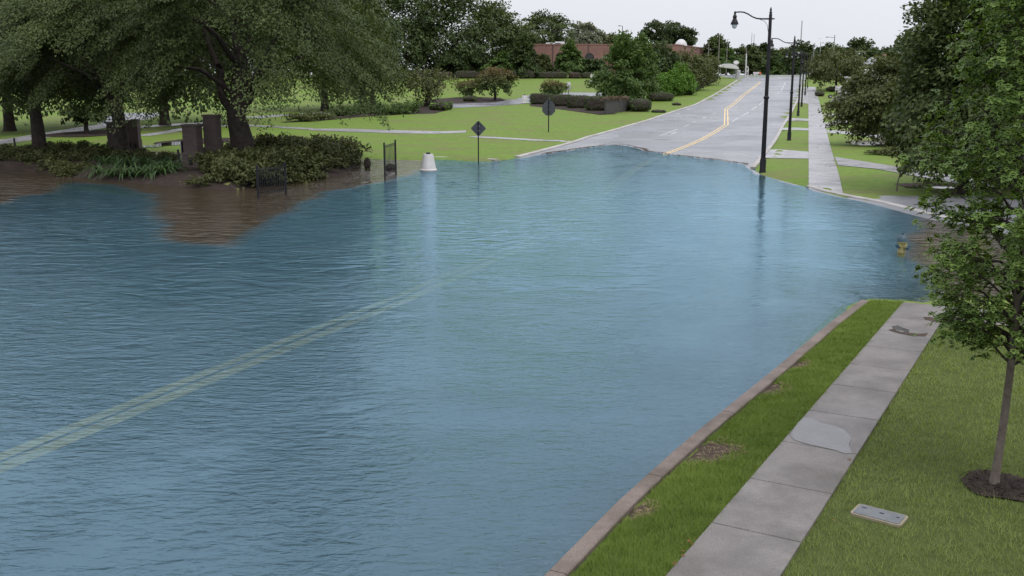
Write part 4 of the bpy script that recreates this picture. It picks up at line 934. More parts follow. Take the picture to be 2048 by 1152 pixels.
# bed shrubs (the same kind all along the bed)
g = np.random.default_rng(31)
bp = []
for px, py in [(x, y) for x in range(-20, 712, 22) for y in (312, 322, 333, 344, 354, 364, 372)]:
    p = W(px + g.uniform(-10, 10), py + g.uniform(-4, 4))
    if poly_sd(BED, [p[0]], [p[1]])[0] < -0.15 and not (170 < px < 352 and py > 338) and not (352 < px < 420 and py > 320): bp.append((p, px))
sm = []
for v in range(4):
    gg = np.random.default_rng(400 + v); C, h = crown_points(gg, 26, .08, .72, .95, 'flat', .45, .3)
    V, F = crown(gg, C, .1, .17, 34, .30, .15, .8); k = V[:, 2].reshape(-1, 4).min(1) > -.05; V = V.reshape(-1, 4, 3)[k].reshape(-1, 3); F = np.arange(len(V)).reshape(-1, 4)
    st = MB(); [limb(st, gg, (0, 0, -.1), C[i], .02, .005, 4) for i in range(10)]
    sm.append((mesh('foliage', V, F, 'leaf_shrub'), mesh('stems', st.V, st.F, 'bark')))
for i, (p, px) in enumerate(bp):
    root = empty('bed_shrub', (p[0], p[1], z1(p[0], p[1]) - .05), g.uniform(0, 6.28)); k = g.uniform(.75, 1.1) * (1.25 if px > 430 else 1.0); root.scale = (k, k, k * g.uniform(.8, 1.15) * (1.25 if px > 430 else .85))
    rt = px > 430
    tag(root, 'low leafy shrub massed in the flooded bed right of the brick pillars' if rt else 'low dull shrub massed in the flooded bed under the left shade trees', 'shrub', 'shrubs in the right part of the bed' if rt else 'shrubs in the left part of the bed')
    f, st = sm[i % 4]; obj('foliage', f, root); obj('stems', st, root)
# strap-leaved clumps
def strap(seed):
    g = np.random.default_rng(seed); V = []; F = []
    for k in range(46):
        a = g.uniform(0, 6.28); L = g.uniform(.6, .95); w = g.uniform(.035, .05); el = g.uniform(.5, 1.35); d = np.array([math.cos(a), math.sin(a), 0]); s_ = np.array([-d[1], d[0], 0]); b0 = len(V)
        p = d * g.uniform(.02, .12); e = el
        for j in range(6):
            ww = w * (1 - (j / 5) ** 2.5) + .004; V += [tuple(p - s_ * ww / 2), tuple(p + s_ * ww / 2)]
            p = p + (d * math.cos(e) + np.array([0, 0, math.sin(e)])) * L / 5; e -= .42
        for j in range(5): F.append((b0 + 2 * j, b0 + 2 * j + 1, b0 + 2 * j + 3, b0 + 2 * j + 2))
    return mesh('leaves', V, F, 'leaf_strap')
sps = [strap(k) for k in (1, 2, 3)]
for i, (px, py) in enumerate(((200, 356), (225, 360), (250, 361), (275, 362), (300, 363), (325, 362), (345, 358), (238, 348), (265, 349), (292, 350), (318, 350), (212, 344), (338, 348))):
    p = W(px, py); root = empty('strap_leaf_plant', (p[0], p[1], max(0.0, z1(p[0], p[1])) - .03), i * 1.7); k = random.uniform(1.6, 2.1); root.scale = (k, k, k)
    tag(root, 'arching strap-leaved plant at the water edge of the bed', 'plant', 'strap-leaved plants at the water edge'); obj('leaves', sps[i % 3], root)

# ------------------------------------------------------------------ near grass
strip = [tuple(p) for p in [near_k[i] + np.array([.86, -.51]) * .30 for i in range(len(near_k))]]
strip = strip + [tuple(lb + dirL * .05), tuple(la - dirL * 6)]
lawn = [tuple(la - dirL * 3 + nR * (width + .0)), tuple(lb - dirL * 1.5 + nR * width), tuple(lb - dirL * 1.4 + nR * (width + 7)), tuple(la + nR * (width + 11)), tuple(la - dirL * 3 + nR * (width + 7))]
BOX = U(1758, 1035)
bare = [(U(1520, 782)[:2], .55), (U(1405, 905)[:2], .62), (U(1262, 1026)[:2], .36), (U(1580, 734)[:2], .42)]
def grass(name, label, poly, n, mat, l0, l1, seed, avoid=()):
    g = np.random.default_rng(seed); A = np.array(poly); x0, y0 = A.min(0); x1, y1 = A.max(0)
    P_ = []
    tot = 0
    while tot < n:
        y = y0 + (y1 - y0) * g.uniform(0, 1, n * 3) ** 1.25; x = g.uniform(x0, x1, n * 3); k = poly_sd(poly, x, y) < .03
        k &= g.uniform(0, 1, n * 3) < np.clip((9.0 / np.maximum(y, 6)) ** 0.6, 0, 1)
        for c_, r_ in avoid: k &= ((x - c_[0]) ** 2 + (y - c_[1]) ** 2 > (r_ * g.uniform(.6, 1.15, n * 3)) ** 2)
        k &= ~((np.abs((x - BOX[0]) * .86 - (y - BOX[1]) * -.0) < .33) & (np.abs(y - BOX[1]) < .19))
        P_.append(np.stack([x[k], y[k]], 1)); tot += k.sum()
    p = np.concatenate(P_)[:n]; z = zt(p[:, 0], p[:, 1]); c = np.column_stack([p, z])
    tuft = .75 + .5 * (0.5 + 0.5 * np.sin(p[:, 0] * 7.3 + 2 * np.sin(p[:, 1] * 5.1)) * np.sin(p[:, 1] * 6.7 + 1.5 * np.sin(p[:, 0] * 4.3)))
    L = g.uniform(l0, l1, n) * tuft * np.where(g.uniform(0, 1, n) < .04, 1.7, 1.0); w = g.uniform(.006, .010, n) * np.clip(c[:, 1] / 11, .8, 1.7)
    a = g.uniform(0, 6.28, n); ln_ = g.uniform(.3, 1.2, n); d = np.stack([np.cos(a), np.sin(a), np.zeros(n)], 1); s_ = np.stack([-np.sin(a), np.cos(a), np.zeros(n)], 1)
    up = np.array([0, 0, 1.0])
    mid = c + up * (L * .6)[:, None] + d * (L * ln_ * .3)[:, None]; tip = c + up * (L * (1 - .35 * ln_))[:, None] + d * (L * ln_)[:, None]
    hw = (w / 2)[:, None]
    V = np.stack([c - s_ * hw - up * .01, c + s_ * hw - up * .01, tip], 1).reshape(-1, 3)
    F = np.arange(n * 3).reshape(n, 3)
    return tag(obj(name, mesh(name, V, F, mat)), label, 'grass', kind='stuff')
struct(sheet('verge_turf', strip, .5, .006, 'turf')); struct(sheet('lawn_turf', lawn, .5, .006, 'turf'))
grass('grass', 'bright mown grass verge between kerb and near sidewalk', strip, 150000, 'grass_strip', .05, .10, 1, bare)
grass('grass', 'darker mown lawn right of the near sidewalk', lawn, 260000, 'grass_blade', .045, .09, 2, [(yb[:2] + np.array([.05, -.05]), .48)])
for i, (c_, r_) in enumerate(bare):
    struct(sheet('bare_patch', wobble(c_[0] + .1, c_[1] - .06, r_ * .6, r_ * .55, seed=50 + i, amp=.35), .15, .012, 'soil'))
    g = np.random.default_rng(60 + i); n = 420; a = g.uniform(0, 6.28, n); r = r_ * np.sqrt(g.uniform(0, 1, n)); x, y = c_[0] + r * np.cos(a), c_[1] + r * np.sin(a); k = poly_sd(strip, x, y) < -.03; x, y = x[k], y[k]; n = len(x)
    V, F = cards(np.stack([x, y, zt(x, y) + .025 + g.uniform(0, .02, n)], 1), g.normal(0, 1, (n, 3)) * np.array([1, 1, .2]), np.array([0, 0, 1.0]) + g.normal(0, .3, (n, 3)), g.uniform(.06, .16, n), g.uniform(.006, .012, n))
    tag(obj('dry_straw', mesh('dry_straw', V, F, 'straw')), 'dry straw on the bare patch of the verge, ' + ['second from the near end', 'broad, in its middle', 'nearest the bottom edge', 'farthest from the bottom edge'][i], 'straw', kind='stuff')
for i, (px, py) in enumerate(((1378, 1090), (1384, 1096), (1365, 1110), (1366, 1119), (1349, 1135), (1699, 926), (1668, 1048))):
    p = U(px, py); o = obj('fallen_leaf', mesh('fallen_leaf', maple_leaf()[0] * .05, maple_leaf()[1], 'dead_leaf'), None, p + np.array([0, 0, .055])); o.rotation_euler = (.2, .15, i * 1.3)
    tag(o, 'small brown fallen leaf at the edge of the near sidewalk', 'leaf', 'fallen leaves by the near sidewalk')

# ------------------------------------------------------------------ street lamps
def street_lamp(label, px, py, top, D=None, arm_a=math.radians(163), hanging=True):
    b = U(px, py); H = at(px, top, b[1])[2] - b[2]; k = H / 9.8
    root = empty('street_lamp', b, 0.0); tag(root, label, 'street lamp', 'lamps along the right side of the road'); root.scale = (k, k, k)
    MB().lathe([(.21, -.3), (.21, .06), (.19, .10), (.19, .75), (.165, .82), (.15, .9)], 16).build('base', 'black_metal', root, True)
    po = MB().lathe([(.145, .88), (.125, 4.4), (.115, 4.5), (.095, 9.35), (.07, 9.45)], 14).build('pole', 'black_metal', root, True)
    MB().lathe([(.125, 4.42), (.17, 4.46), (.17, 4.56), (.115, 4.62)], 14).build('collar', 'black_metal', po, True)
    MB().lathe([(.07, 9.45), (.10, 9.48), (.05, 9.56), (.07, 9.64), (.015, 9.8)], 12).build('finial', 'black_metal', po, True)
    dx, dy = math.cos(arm_a), math.sin(arm_a)
    def q(r, z): return (dx * r, dy * r, z)
    prof = [(-.25, 9.12), (.0, 9.12), (.5, 9.13), (.8, 9.16), (1.05, 9.26), (1.3, 9.42), (1.55, 9.53), (1.8, 9.56), (2.08, 9.54)]
    MB().tube([q(*p) for p in prof], [.035, .05, .045, .042, .04, .04, .04, .04, .04], 8).build('arm', 'black_metal', root, True)
    MB().tube([q(.1, 8.4), q(.16, 8.75), q(.32, 8.98), (dx * .6, dy * .6, 9.1), q(.85, 9.17)], .014, 6).build('brace', 'black_metal', root, True)
    h = MB().lathe([(.015, 9.62), (.05, 9.56), (.07, 9.48), (.05, 9.42), (.09, 9.38), (.13, 9.28), (.10, 9.2), (.13, 9.12), (.2, 8.98), (.235, 8.88), (.235, 8.83), (.17, 8.83)], 18, q(2.08, 0)).build('lamp_hood', 'black_metal', root, True)
    MB().lathe([(.165, 8.835), (.16, 8.75), (.13, 8.66), (.07, 8.6), (.02, 8.585)], 16, q(2.08, 0)).build('lamp_globe', 'lamp_glass', h, True)
    return root
m, n, l = new_mat('lamp_glass'); p = n.new('ShaderNodeBsdfPrincipled'); p.inputs['Base Color'].default_value = (.62, .64, .68, 1); p.inputs['Roughness'].default_value = .15
tx = noise(n, l, 30, 2); bb = n.new('ShaderNodeBump'); bb.inputs['Strength'].default_value = .2; l.new(tx.outputs['Fac'], bb.inputs['Height']); l.new(bb.outputs[0], p.inputs['Normal'])
o = n.new('ShaderNodeOutputMaterial'); l.new(p.outputs[0], o.inputs[0]); M['lamp_glass'] = m
street_lamp('nearest black street lamp standing at the flood edge', 1525, 345, 14)
street_lamp('second black street lamp, on the dry grass strip', 1578, 281, 71)
street_lamp('third black street lamp along the sidewalk', 1596, 232, 98)
street_lamp('fourth black street lamp along the sidewalk', 1603, 213, 101)
street_lamp('fifth black street lamp, farthest but one up the hill', 1610, 190, 105)
street_lamp('farthest black street lamp near the crest', 1615, 176, 118)
def mast(name, label, px, D, py_base, top, r, mat, arm=None, cat='pole', group=None, extra=None):
    b = at(px, py_base, D); b[2] = z1(b[0], b[1]); H = at(px, top, D)[2] - b[2]
    root = empty(name, b); tag(root, label, cat, group)
    MB().lathe([(r, -.3), (r * .9, H * .5), (r * .65, H)], 10).build('shaft', mat, root, True)
    s = D / 1950.0
    for a in (arm or []):
        x, dz, L = a; MB().tube([(0, 0, H + dz * s), (x * s * .5, 0, H + dz * s + abs(x) * s * .06), (x * s, 0, H + dz * s + abs(x) * s * .08)], r * .4, 6).build('arm', mat, root, True)
        if L: MB().box(x * s - L * s, x * s + L * s * .2, -.15, .15, H + dz * s + abs(x) * s * .08 - .12, H + dz * s + abs(x) * s * .08 + .1, .03).build('lamp_head', mat, root)
    return root
mast('light_pole', 'dark lot light on a pole behind the twin evergreens', 1243, 300, 140, 52, .14, 'black_metal', [(-5, 0, 3)], 'light pole')
mast('light_pole', 'grey light mast right of the brick building', 1435.5, 262, 160, 69, .13, 'wood_pole', [(-6, -1, 2)], 'light pole')
mast('utility_pole', 'short wooden pole left of the grey light mast', 1415, 300, 160, 84, .14, 'wood_pole')
mast('light_pole', 'slim dark mast with short arm behind the white canopy', 1451.5, 300, 160, 79, .11, 'wood_pole', [(4, 0, 0)], 'light pole')
mast('utility_pole', 'bare pole between the canopy and the crest trees', 1490, 285, 155, 95, .12, 'wood_pole', [(7, -9, 0), (-3, -14, 0)])
mast('white_pole', 'white pole beside the road crest', 1491, 280, 154, 107, .2, 'white_paint')
mast('flag_pole', 'left of two thin flag poles above the crest trees', 1500.5, 420, 140, 66, .16, 'grey_metal')
mast('flag_pole', 'right of two thin flag poles above the crest trees', 1505, 420, 140, 68, .16, 'grey_metal')
mast('radio_mast', 'tall thin mast rising behind the second lamp', 1598.5, 430, 140, 41, .3, 'grey_metal')
mast('light_pole', 'grey street light with long arm above the olive tree', 1663.5, 270, 165, 70, .16, 'wood_pole', [(-14, -5, 3)], 'light pole')
mast('flood_light', 'bent double-headed light above the far tree tops', 1637.5, 330, 150, 84, .14, 'grey_metal', [(-5, 6, 0), (6, -2, 3)], 'light pole')
mast('flood_light', 'small single light left of the double-headed light', 1625, 330, 150, 88, .12, 'grey_metal', [(1.5, 1, 2)], 'light pole')
mast('utility_pole', 'white service pole behind the lamp row', 1621, 280, 160, 108, .14, 'wood_pole', [(-4, -12, 0), (4, -22, 0)])
# white pole and orange ball at the parking lot
b = U(1687, 226); H = at(1691, 155, b[1])[2] - b[2]; root = empty('white_pole', b); tag(root, 'slim white light pole between the two round bushes', 'light pole')
MB().tube([(0, 0, -.2), (.1, 0, H * .5), (.25, 0, H)], [.12, .1, .08], 10).build('shaft', 'white_paint', root, True); MB().box(-.2, .7, -.15, .15, H - .1, H + .15, .03).build('lamp_head', 'grey_metal', root); MB().lathe([(.2, -.05), (.2, .12)], 12).build('base_plate', 'grey_metal', root)

# ------------------------------------------------------------------ sign posts seen from behind
def sign(label, px, py, top, cen, hw, octo=False):
    b = U(px, py); d = b[1]; s = d / 1950; root = empty('road_sign', b, math.radians(-8)); tag(root, label, 'road sign', 'signs seen from behind')
    zc = at(px, cen, d)[2] - b[2]; zt_ = at(px, top, d)[2] - b[2]; r = hw * s
    MB().box(-.035 * s * 30, .035 * s * 30, -.03, .03, -.4, zt_).build('post', 'black_metal', root)
    if octo:
        pl = MB().prism([(r * .92 * math.cos(a), zc - r * .18 + r * .92 * math.sin(a)) for a in [math.pi / 8 + k * math.pi / 4 for k in range(8)]], .06, .075).build('octagon_plate', 'sign_back', root)
        MB().prism([(0, zc + r * 1.25), (-r * .8, zc + r * .35), (0, zc - r * .5), (r * .8, zc + r * .35)], .085, .10).build('diamond_plate', 'sign_back', root)
    else:
        o_ = []
        for cx_, cz_ in ((0, 1), (-1, 0), (0, -1), (1, 0)):
            for t in (-.09, .09): o_.append((r * (cx_ * .93 + (-cz_) * t), zc + r * (cz_ * .93 + cx_ * t)))
        MB().prism(o_, .06, .075).build('diamond_plate', 'sign_back', root)
    for dz in (-.3, .3): MB().box(-.09, .09, .03, .06, zc + dz * r - .03, zc + dz * r + .03).build('bracket', 'grey_metal', root)
sign('grey back of a diamond road sign on a thin post in the water', 957, 326, 243, 257, 15.5)
sign('grey back of an octagonal and a diamond sign on one post', 1097, 264, 199, 215, 15, True)
# white paddle signs
for px, base, top, bot, hw, ln_, lb_ in ((1137, 188, 164, 181, 4.2, 'lower', 'white rounded paddle sign on a dark post behind the clipped row'), (1185, 172, 147, 164, 4.4, 'upper', 'white rounded paddle sign farther up the field edge')):
    b = U(px, base); d = b[1]; s = d / 1950; root = empty('paddle_sign', b); tag(root, lb_, 'sign'); zb, zp = at(px, bot, d)[2] - b[2], at(px, top, d)[2] - b[2]
    MB().box(-.1, .06, .05, .15, -.2, zp - .2).build('post', 'dark_wood', root)
    h = hw * s; o_ = [(-h, zb + .2), (-h * .8, zb), (h * .7, zb + .1), (h, zb + .4), (h, zp - .35), (h * .7, zp), (-h * .6, zp), (-h, zp - .3)]
    MB().prism(o_, -.05, .04).build('panel', 'white_paint', root); MB().prism([(x * .8, zb + (z - zb) * .86 + .15) for x, z in o_], -.07, -.052).build('face', 'siding', root)
# small white yard sign
b = U(1707, 272); root = empty('yard_sign', b, .3); tag(root, 'small white yard sign at the driveway edge by the junipers', 'sign')
MB().prism([(-.32, .12), (.34, .12), (.30, .55), (.08, .72), (-.2, .6)], 0, .02).build('panel', 'white_paint', root); MB().box(-.2, -.18, .02, .04, -.2, .5).build('stake', 'grey_metal', root); MB().box(.18, .2, .02, .04, -.2, .5).build('stake', 'grey_metal', root)

# ------------------------------------------------------------------ white planters
def planter(label, p, k):
    root = empty('white_planter', p); tag(root, label, 'planter', 'white conical planters'); root.scale = (k, k, k)
    MB().lathe([(.50, -.35), (.54, .0), (.56, .03), (.56, .12), (.50, .17)], 26).build('foot', 'white_paint', root, True)
    MB().lathe([(.495, .165), (.40, .72), (.33, 1.10), (.325, 1.12), (.27, 1.12)], 26).build('body', 'white_paint', root, True)
    MB().lathe([(.14, 1.11), (.15, 1.16), (.13, 1.22), (.05, 1.23)], 12).build('cap', 'black_metal', root, True)
p = W(857, 342); planter('large white conical planter standing in the flood', (p[0], p[1], -.02), .98)
p = U(1049, 207); planter('white conical planter far off at the drive corner', p, 1.25)

# ------------------------------------------------------------------ iron gate panels
def gate(label, a, b, h, nb, lift=.25):
    d = b - a; L = np.hypot(d[0], d[1]); root = empty('iron_gate', (a[0], a[1], 0), math.atan2(d[1], d[0])); tag(root, label, 'gate', 'black iron gate panels in the flood')
    for x in (0, L):
        q = MB().box(x - .045, x + .045, -.045, .045, -.4, h + .06).build('post', 'black_metal', root); MB().lathe([(.05, h + .06), (.06, h + .09), (.02, h + .15)], 8, (x, 0, 0)).build('post_cap', 'black_metal', q)
    for z in (lift, h - .06, h - .16): MB().box(.045, L - .045, -.018, .018, z - .018, z + .018).build('rail', 'black_metal', root)
    me = MB(); me.box(-.016, .016, -.012, .012, lift - .12, h - .04); bm_ = mesh('bar', me.V, me.F, 'black_metal')
    for k in range(nb): obj('bar', bm_, root, (.045 + (L - .09) * (k + 1) / (nb + 1), 0, 0))
    return root
gate('black iron gate panel standing in muddy water before the shrubs', W(517, 396), W(572, 388), 1.47, 13)
gate('narrow black iron gate panel left of the white planter', W(770, 357), W(792, 347), 1.95, 8)
p = W(781, 340); o = hedge('drift_debris', 'dark tuft of debris caught behind the narrow gate panel', (p[0], p[1], -.05), .35, .3, .5, mat='leaf_dark', leaf=.14, dens=60, seed=900, power=2.2, cat='debris')
p = W(735, 338); o = hedge('drift_debris', 'dark tuft of grass standing in the water left of the narrow gate panel', (p[0], p[1], -.05), .22, .2, .85, mat='leaf_hedge', leaf=.16, dens=60, seed=901, power=2.2, cat='debris')

# brick gate pillars
def pillar(label, px, py, top, hw, cap=True, mat='brick_gate', lower=0.45):
    b = W(px, py); zz = z1(b[0], b[1]); s = b[1] / 1950; h = at(px, top, b[1])[2]; w = hw * s
    root = empty('brick_pillar', (b[0], b[1], 0), -.12); tag(root, label, 'pillar', 'brick gate pillars in the bed')
    hl = h * lower
    MB().box(-w, w, -w, w, -.4, hl, .03).build('plinth', mat, root)
    MB().box(-w * .86, w * .86, -w * .86, w * .86, hl, h - .12, .01).build('shaft', mat, root)
    MB().box(-w * .98, w * .98, -w * .98, w * .98, h - .12, h, .03).build('cap', mat, root)
    for k in range(4): MB().box(-w * .88, -w * .45, -w * .9, -w * .86 + .004, hl + .3 + k * (h - hl - .5) / 4, hl + .3 + k * (h - hl - .5) / 4 + .12).build('brick', mat, root)
    MB().box(-w * .2, w * .25, -w - .03, -w + .01, hl * .45, hl * .75, .01).build('plaque', 'black_metal', root)
    return root
pillar('brick gate pillar, left of the pair before the forked tree', 390, 349, 248, 16.5)
pillar('brick gate pillar, right of the pair and taller', 430, 346, 229, 15)
pillar('dark brick pillar half hidden left of the stout tree', 233, 314, 244, 12)
pillar('dark brick pillar right of the stout tree', 265, 308, 240, 8)
pillar('thin dark pillar touching the dark brick pillar by the stout tree', 276, 310, 238, 7)
b = W(374, 341); root = empty('iron_gate', (b[0], b[1], 0), .5); tag(root, 'folded dark gate leaf with pale edge against the left pillar', 'gate')
MB().box(-.25, .25, -.03, .03, .05, 1.9).build('leaf_panel', 'black_metal', root); MB().box(-.3, -.25, -.04, .04, -.3, 1.95).build('edge_post', 'grey_metal', root)
for px, py, top, lb_ in ((359, 340, 300, 'short dark post left of the brick gate pillars'), (32, 314, 277, 'thin dark post on the bed under the leftmost tree'), (44, 312, 303, 'very short dark stake on the bed under the leftmost tree')):
    b = W(px, py); MBo = MB(); h = at(px, top, b[1])[2]; root = empty('marker_post', (b[0], b[1], 0)); tag(root, lb_, 'post'); MB().tube([(0, 0, -.3), (.02, 0, h * .6), (-.02, 0, h)], [.09, .08, .07], 8).build('shaft', 'dark_wood', root); MB().lathe([(.08, h - .02), (.09, h), (.05, h + .04)], 8).build('cap', 'dark_wood', root)

# ------------------------------------------------------------------ fire hydrant
b = W(1802, 512); root = empty('fire_hydrant', (b[0], b[1], -.12), .6); tag(root, 'yellow fire hydrant with dark top standing in the flood', 'hydrant'); root.scale = (1.0,) * 3
bd = MB().lathe([(.16, -.1), (.16, .08), (.115, .1), (.115, .2), (.13, .22), (.13, .26), (.115, .28), (.12, .52), (.15, .54), (.15, .58)], 18).build('barrel', 'hydrant_yellow', root, True)
MB().lathe([(.15, .58), (.145, .66), (.11, .74), (.05, .79), (.035, .80), (.035, .86), (.01, .865)], 18).build('bonnet', 'hydrant_cap', root, True)
for a in (0, math.pi):
    MB().tube([(math.cos(a) * .1, math.sin(a) * .1, .45), (math.cos(a) * .2, math.sin(a) * .2, .45)], .06, 12).build('outlet', 'hydrant_yellow', root); MB().tube([(math.cos(a) * .2, math.sin(a) * .2, .45), (math.cos(a) * .24, math.sin(a) * .24, .45)], .07, 6).build('outlet_cap', 'hydrant_cap', root)
MB().tube([(0, -.1, .42), (0, -.21, .42)], .075, 14).build('outlet', 'hydrant_yellow', root); MB().tube([(0, -.21, .42), (0, -.26, .42)], .085, 6).build('outlet_cap', 'hydrant_cap', root)

# ------------------------------------------------------------------ utility box lid in the lawn
c = U(1758, 1034); ang = math.atan2(*(U(1806, 1046) - U(1714, 1022))[[1, 0]]); root = empty('meter_box', (c[0], c[1], c[2] - .0), ang); tag(root, 'grey rectangular utility box lid set in the lawn', 'utility box')
def rrect(w, h, r, n=4):
    o_ = []
    for sx, sy, a0 in ((1, 1, 0), (-1, 1, 90), (-1, -1, 180), (1, -1, 270)):
        for k in range(n + 1):
            a = math.radians(a0 + 90 * k / n); o_.append((sx * (w - r) + r * math.cos(a), sy * (h - r) + r * math.sin(a)))
    return o_
def plate(o_, z0, z1_, name, mat, par):
    n = len(o_); V = [(x, y, z0) for x, y in o_] + [(x, y, z1_) for x, y in o_]; F = [tuple(range(n))[::-1], tuple(range(n, 2 * n))] + [(i, (i + 1) % n, n + (i + 1) % n, n + i) for i in range(n)]
    return obj(name, mesh(name, V, F, mat), par)
plate(rrect(.30, .175, .05), -.1, .035, 'rim', 'rim', root); lid = plate(rrect(.27, .148, .035), .0, .043, 'lid', 'lid', root)
for x, y, w, h in ((-.2, .06, .035, .011), (.02, .03, .03, .016), (.21, .03, .022, .011)): plate([(x + w * math.cos(k * .785), y + h * math.sin(k * .785)) for k in range(8)], .042, .0455, 'slot', 'hole', lid)
for x in (-.1, .1): MB().box(x - .002, x + .002, -.14, .14, .0432, .0445).build('rib', 'rim', lid)

# sapling and post on the right lawn
b = U(1793, 382); root = empty('sapling', b); tag(root, 'bare pale sapling stem on the right lawn', 'sapling'); MB().tube([(0, 0, -.1), (.02, 0, .4), (.12, 0, .9), (.16, 0, 1.05)], [.05, .035, .03, .02], 8).build('trunk', 'bark_pale', root, True)
tw = MB(); [tw.tube([(.1 + .02 * i, 0, .75 + .1 * i), (.1 + .02 * i + .2 * (-1) ** i, .05, 1.0 + .12 * i)], [.012, .004], 5) for i in range(3)]; tw.build('twigs', 'bark_pale', root)
b = U(1926, 372); root = empty('lawn_post', b); tag(root, 'thick dark post at the driveway edge under the right trees', 'post'); MB().box(-.14, .14, -.14, .14, -.2, 2.0, .02).build('shaft', 'dark_wood', root); MB().box(-.17, .17, -.17, .17, 2.0, 2.08, .02).build('cap', 'dark_wood', root)
for i, (px, py) in enumerate(((1629, 296), (1652, 240))):
    p = U(px, py); V, F = cards(np.array([p + np.array([0, 0, .07]), p + np.array([.25, .1, .08])]), np.array([[1, .1, 0], [1, -.3, .1]]), np.array([[0, 0, 1.0]] * 2), np.array([.7, .5]), np.array([.25, .2])); tag(obj('fallen_branch', mesh('fallen_branch', V, F, 'bark')), 'dark scrap of debris lying on the far sidewalk, ' + ['nearer', 'farther'][i], 'debris')

# ------------------------------------------------------------------ brick building
def wall(name, A, B, z0, z1_, thick, openings, mat, root):
    """wall from A to B (xy), with openings given as outlines in (along, up); real holes with reveals, panes and bars"""
    A = np.array(A[:2], float); B = np.array(B[:2], float); d = B - A; L = np.linalg.norm(d); d /= L; nrm = np.array([d[1], -d[0]])
    pts = [Vector(p) for p in ((0, z0), (L, z0), (L, z1_), (0, z1_))]; ed = [(0, 1), (1, 2), (2, 3), (3, 0)]
    for o_ in openings:
        k = len(pts); pts += [Vector((float(x), float(z))) for x, z in o_]; ed += [(k + i, k + (i + 1) % len(o_)) for i in range(len(o_))]
    r = delaunay_2d_cdt(pts, ed, [], 0, 1e-4); V2 = np.array([(v[0], v[1]) for v in r[0]]); F = np.array(r[2], int); c = V2[F].mean(1); keep = np.ones(len(F), bool)
    for o_ in openings: keep &= poly_sd(o_, c[:, 0], c[:, 1]) > 0
    F = F[keep]
    def w3(x, z, out=0.0): q = A + d * x + nrm * out; return (q[0], q[1], z)
    mb = MB(); mb.add([w3(x, z) for x, z in V2], F.tolist())
    for o_ in openings:
        n_ = len(o_); mb.add([w3(x, z) for x, z in o_] + [w3(x, z, -thick) for x, z in o_], [(i, (i + 1) % n_, n_ + (i + 1) % n_, n_ + i) for i in range(n_)])
    mb.add([w3(0, z0), w3(0, z1_), w3(0, z1_, -thick), w3(0, z0, -thick)], [(0, 1, 2, 3)]); mb.add([w3(L, z0), w3(L, z1_), w3(L, z1_, -thick), w3(L, z0, -thick)], [(0, 1, 2, 3)])
    wl_ = mb.build(name, mat, root)
    for o_ in openings:
        wd = MB().add([w3(x, z, -thick * .8) for x, z in o_], [tuple(range(len(o_)))]).build('window', 'dark_glass', root)
        xs_ = [x for x, z in o_]; zs_ = [z for x, z in o_]; xm = (min(xs_) + max(xs_)) / 2
        f = MB()
        for x in (min(xs_) + .06, xm, max(xs_) - .06): zt_ = max(zs_) - .02 if x == xm else (max(zs_) - (max(xs_) - min(xs_)) * .45 if len(o_) > 5 else max(zs_)); f.add([w3(x - .05, min(zs_), -thick * .7), w3(x + .05, min(zs_), -thick * .7), w3(x + .05, zt_, -thick * .7), w3(x - .05, zt_, -thick * .7)], [(0, 1, 2, 3)])
        zm = min(zs_) + (max(zs_) - min(zs_)) * .45; f.add([w3(min(xs_), zm - .05, -thick * .69), w3(max(xs_), zm - .05, -thick * .69), w3(max(xs_), zm + .05, -thick * .69), w3(min(xs_), zm + .05, -thick * .69)], [(0, 1, 2, 3)])
        f.build('frame', 'dark_wood', wd)
    return w3
bl = at(1075, 140, 300); bz = z1(0, 300) - .5; topz = at(1150, 88.5, 300)[2]
root = empty('brick_building', (0, 0, 0)); tag(root, 'long flat-roofed brick building with arched windows behind the hedges', 'building')
def xD(px, D): return at(px, 150, D)[:2]
def arch(x0, x1, zb, ztp, n=8):
    r = (x1 - x0) / 2; zc = ztp - r; return [(x0, zb), (x1, zb)] + [((x0 + x1) / 2 + r * math.cos(math.pi * k / n), zc + r * math.sin(math.pi * k / n)) for k in range(n + 1)]
s = 300 / 1950.0; zz = lambda py, D=300: at(1150, py, D)[2]
A0, B0 = xD(1040, 300), xD(1205, 300)
def ax(px): return (px - 1040) * s
op = []
for a, b in ((1060, 1076), (1109, 1125.5), (1166, 1184.5)):
    op.append(arch(ax(a), ax(b), zz(120.5), zz(106))); op.append([(ax(a), zz(137)), (ax(b), zz(137)), (ax(b), zz(126.5)), (ax(a), zz(126.5))])
wall('front_wall', A0, B0, bz, topz, .5, op, 'brick', root)
A1, B1 = xD(1205, 303), xD(1355, 305)
wall('middle_wall', A1, B1, bz, topz + .1, .5, [[(x, zz(133)), (x + 2.2, zz(133)), (x + 2.2, zz(120)), (x, zz(120))] for x in (6, 11, 16)], 'brick', root)
MB().add([(*B0, bz), (*A1, bz), (*A1, topz), (*B0, topz)], [(0, 1, 2, 3)]).build('return_wall', 'brick', root)
A2, B2 = B1, xD(1409, 333); Lw = np.linalg.norm(B2 - A2)
wall('side_wall', A2, B2, bz, topz + .1, .5, [arch(x, x + 2.0, zz(133, 318), zz(116, 318)) for x in (Lw * .25, Lw * .42, Lw * .59, Lw * .76)], 'brick', root)
back0, back1 = xD(1040, 335), xD(1409, 345)
MB().add([(*A0, topz - .05), (*B0, topz - .05), (*A1, topz - .05), (*B1, topz - .05), (*B2, topz - .05), (*back1, topz - .05), (*back0, topz - .05)], [tuple(range(7))]).build('roof', 'roof_grey', root)
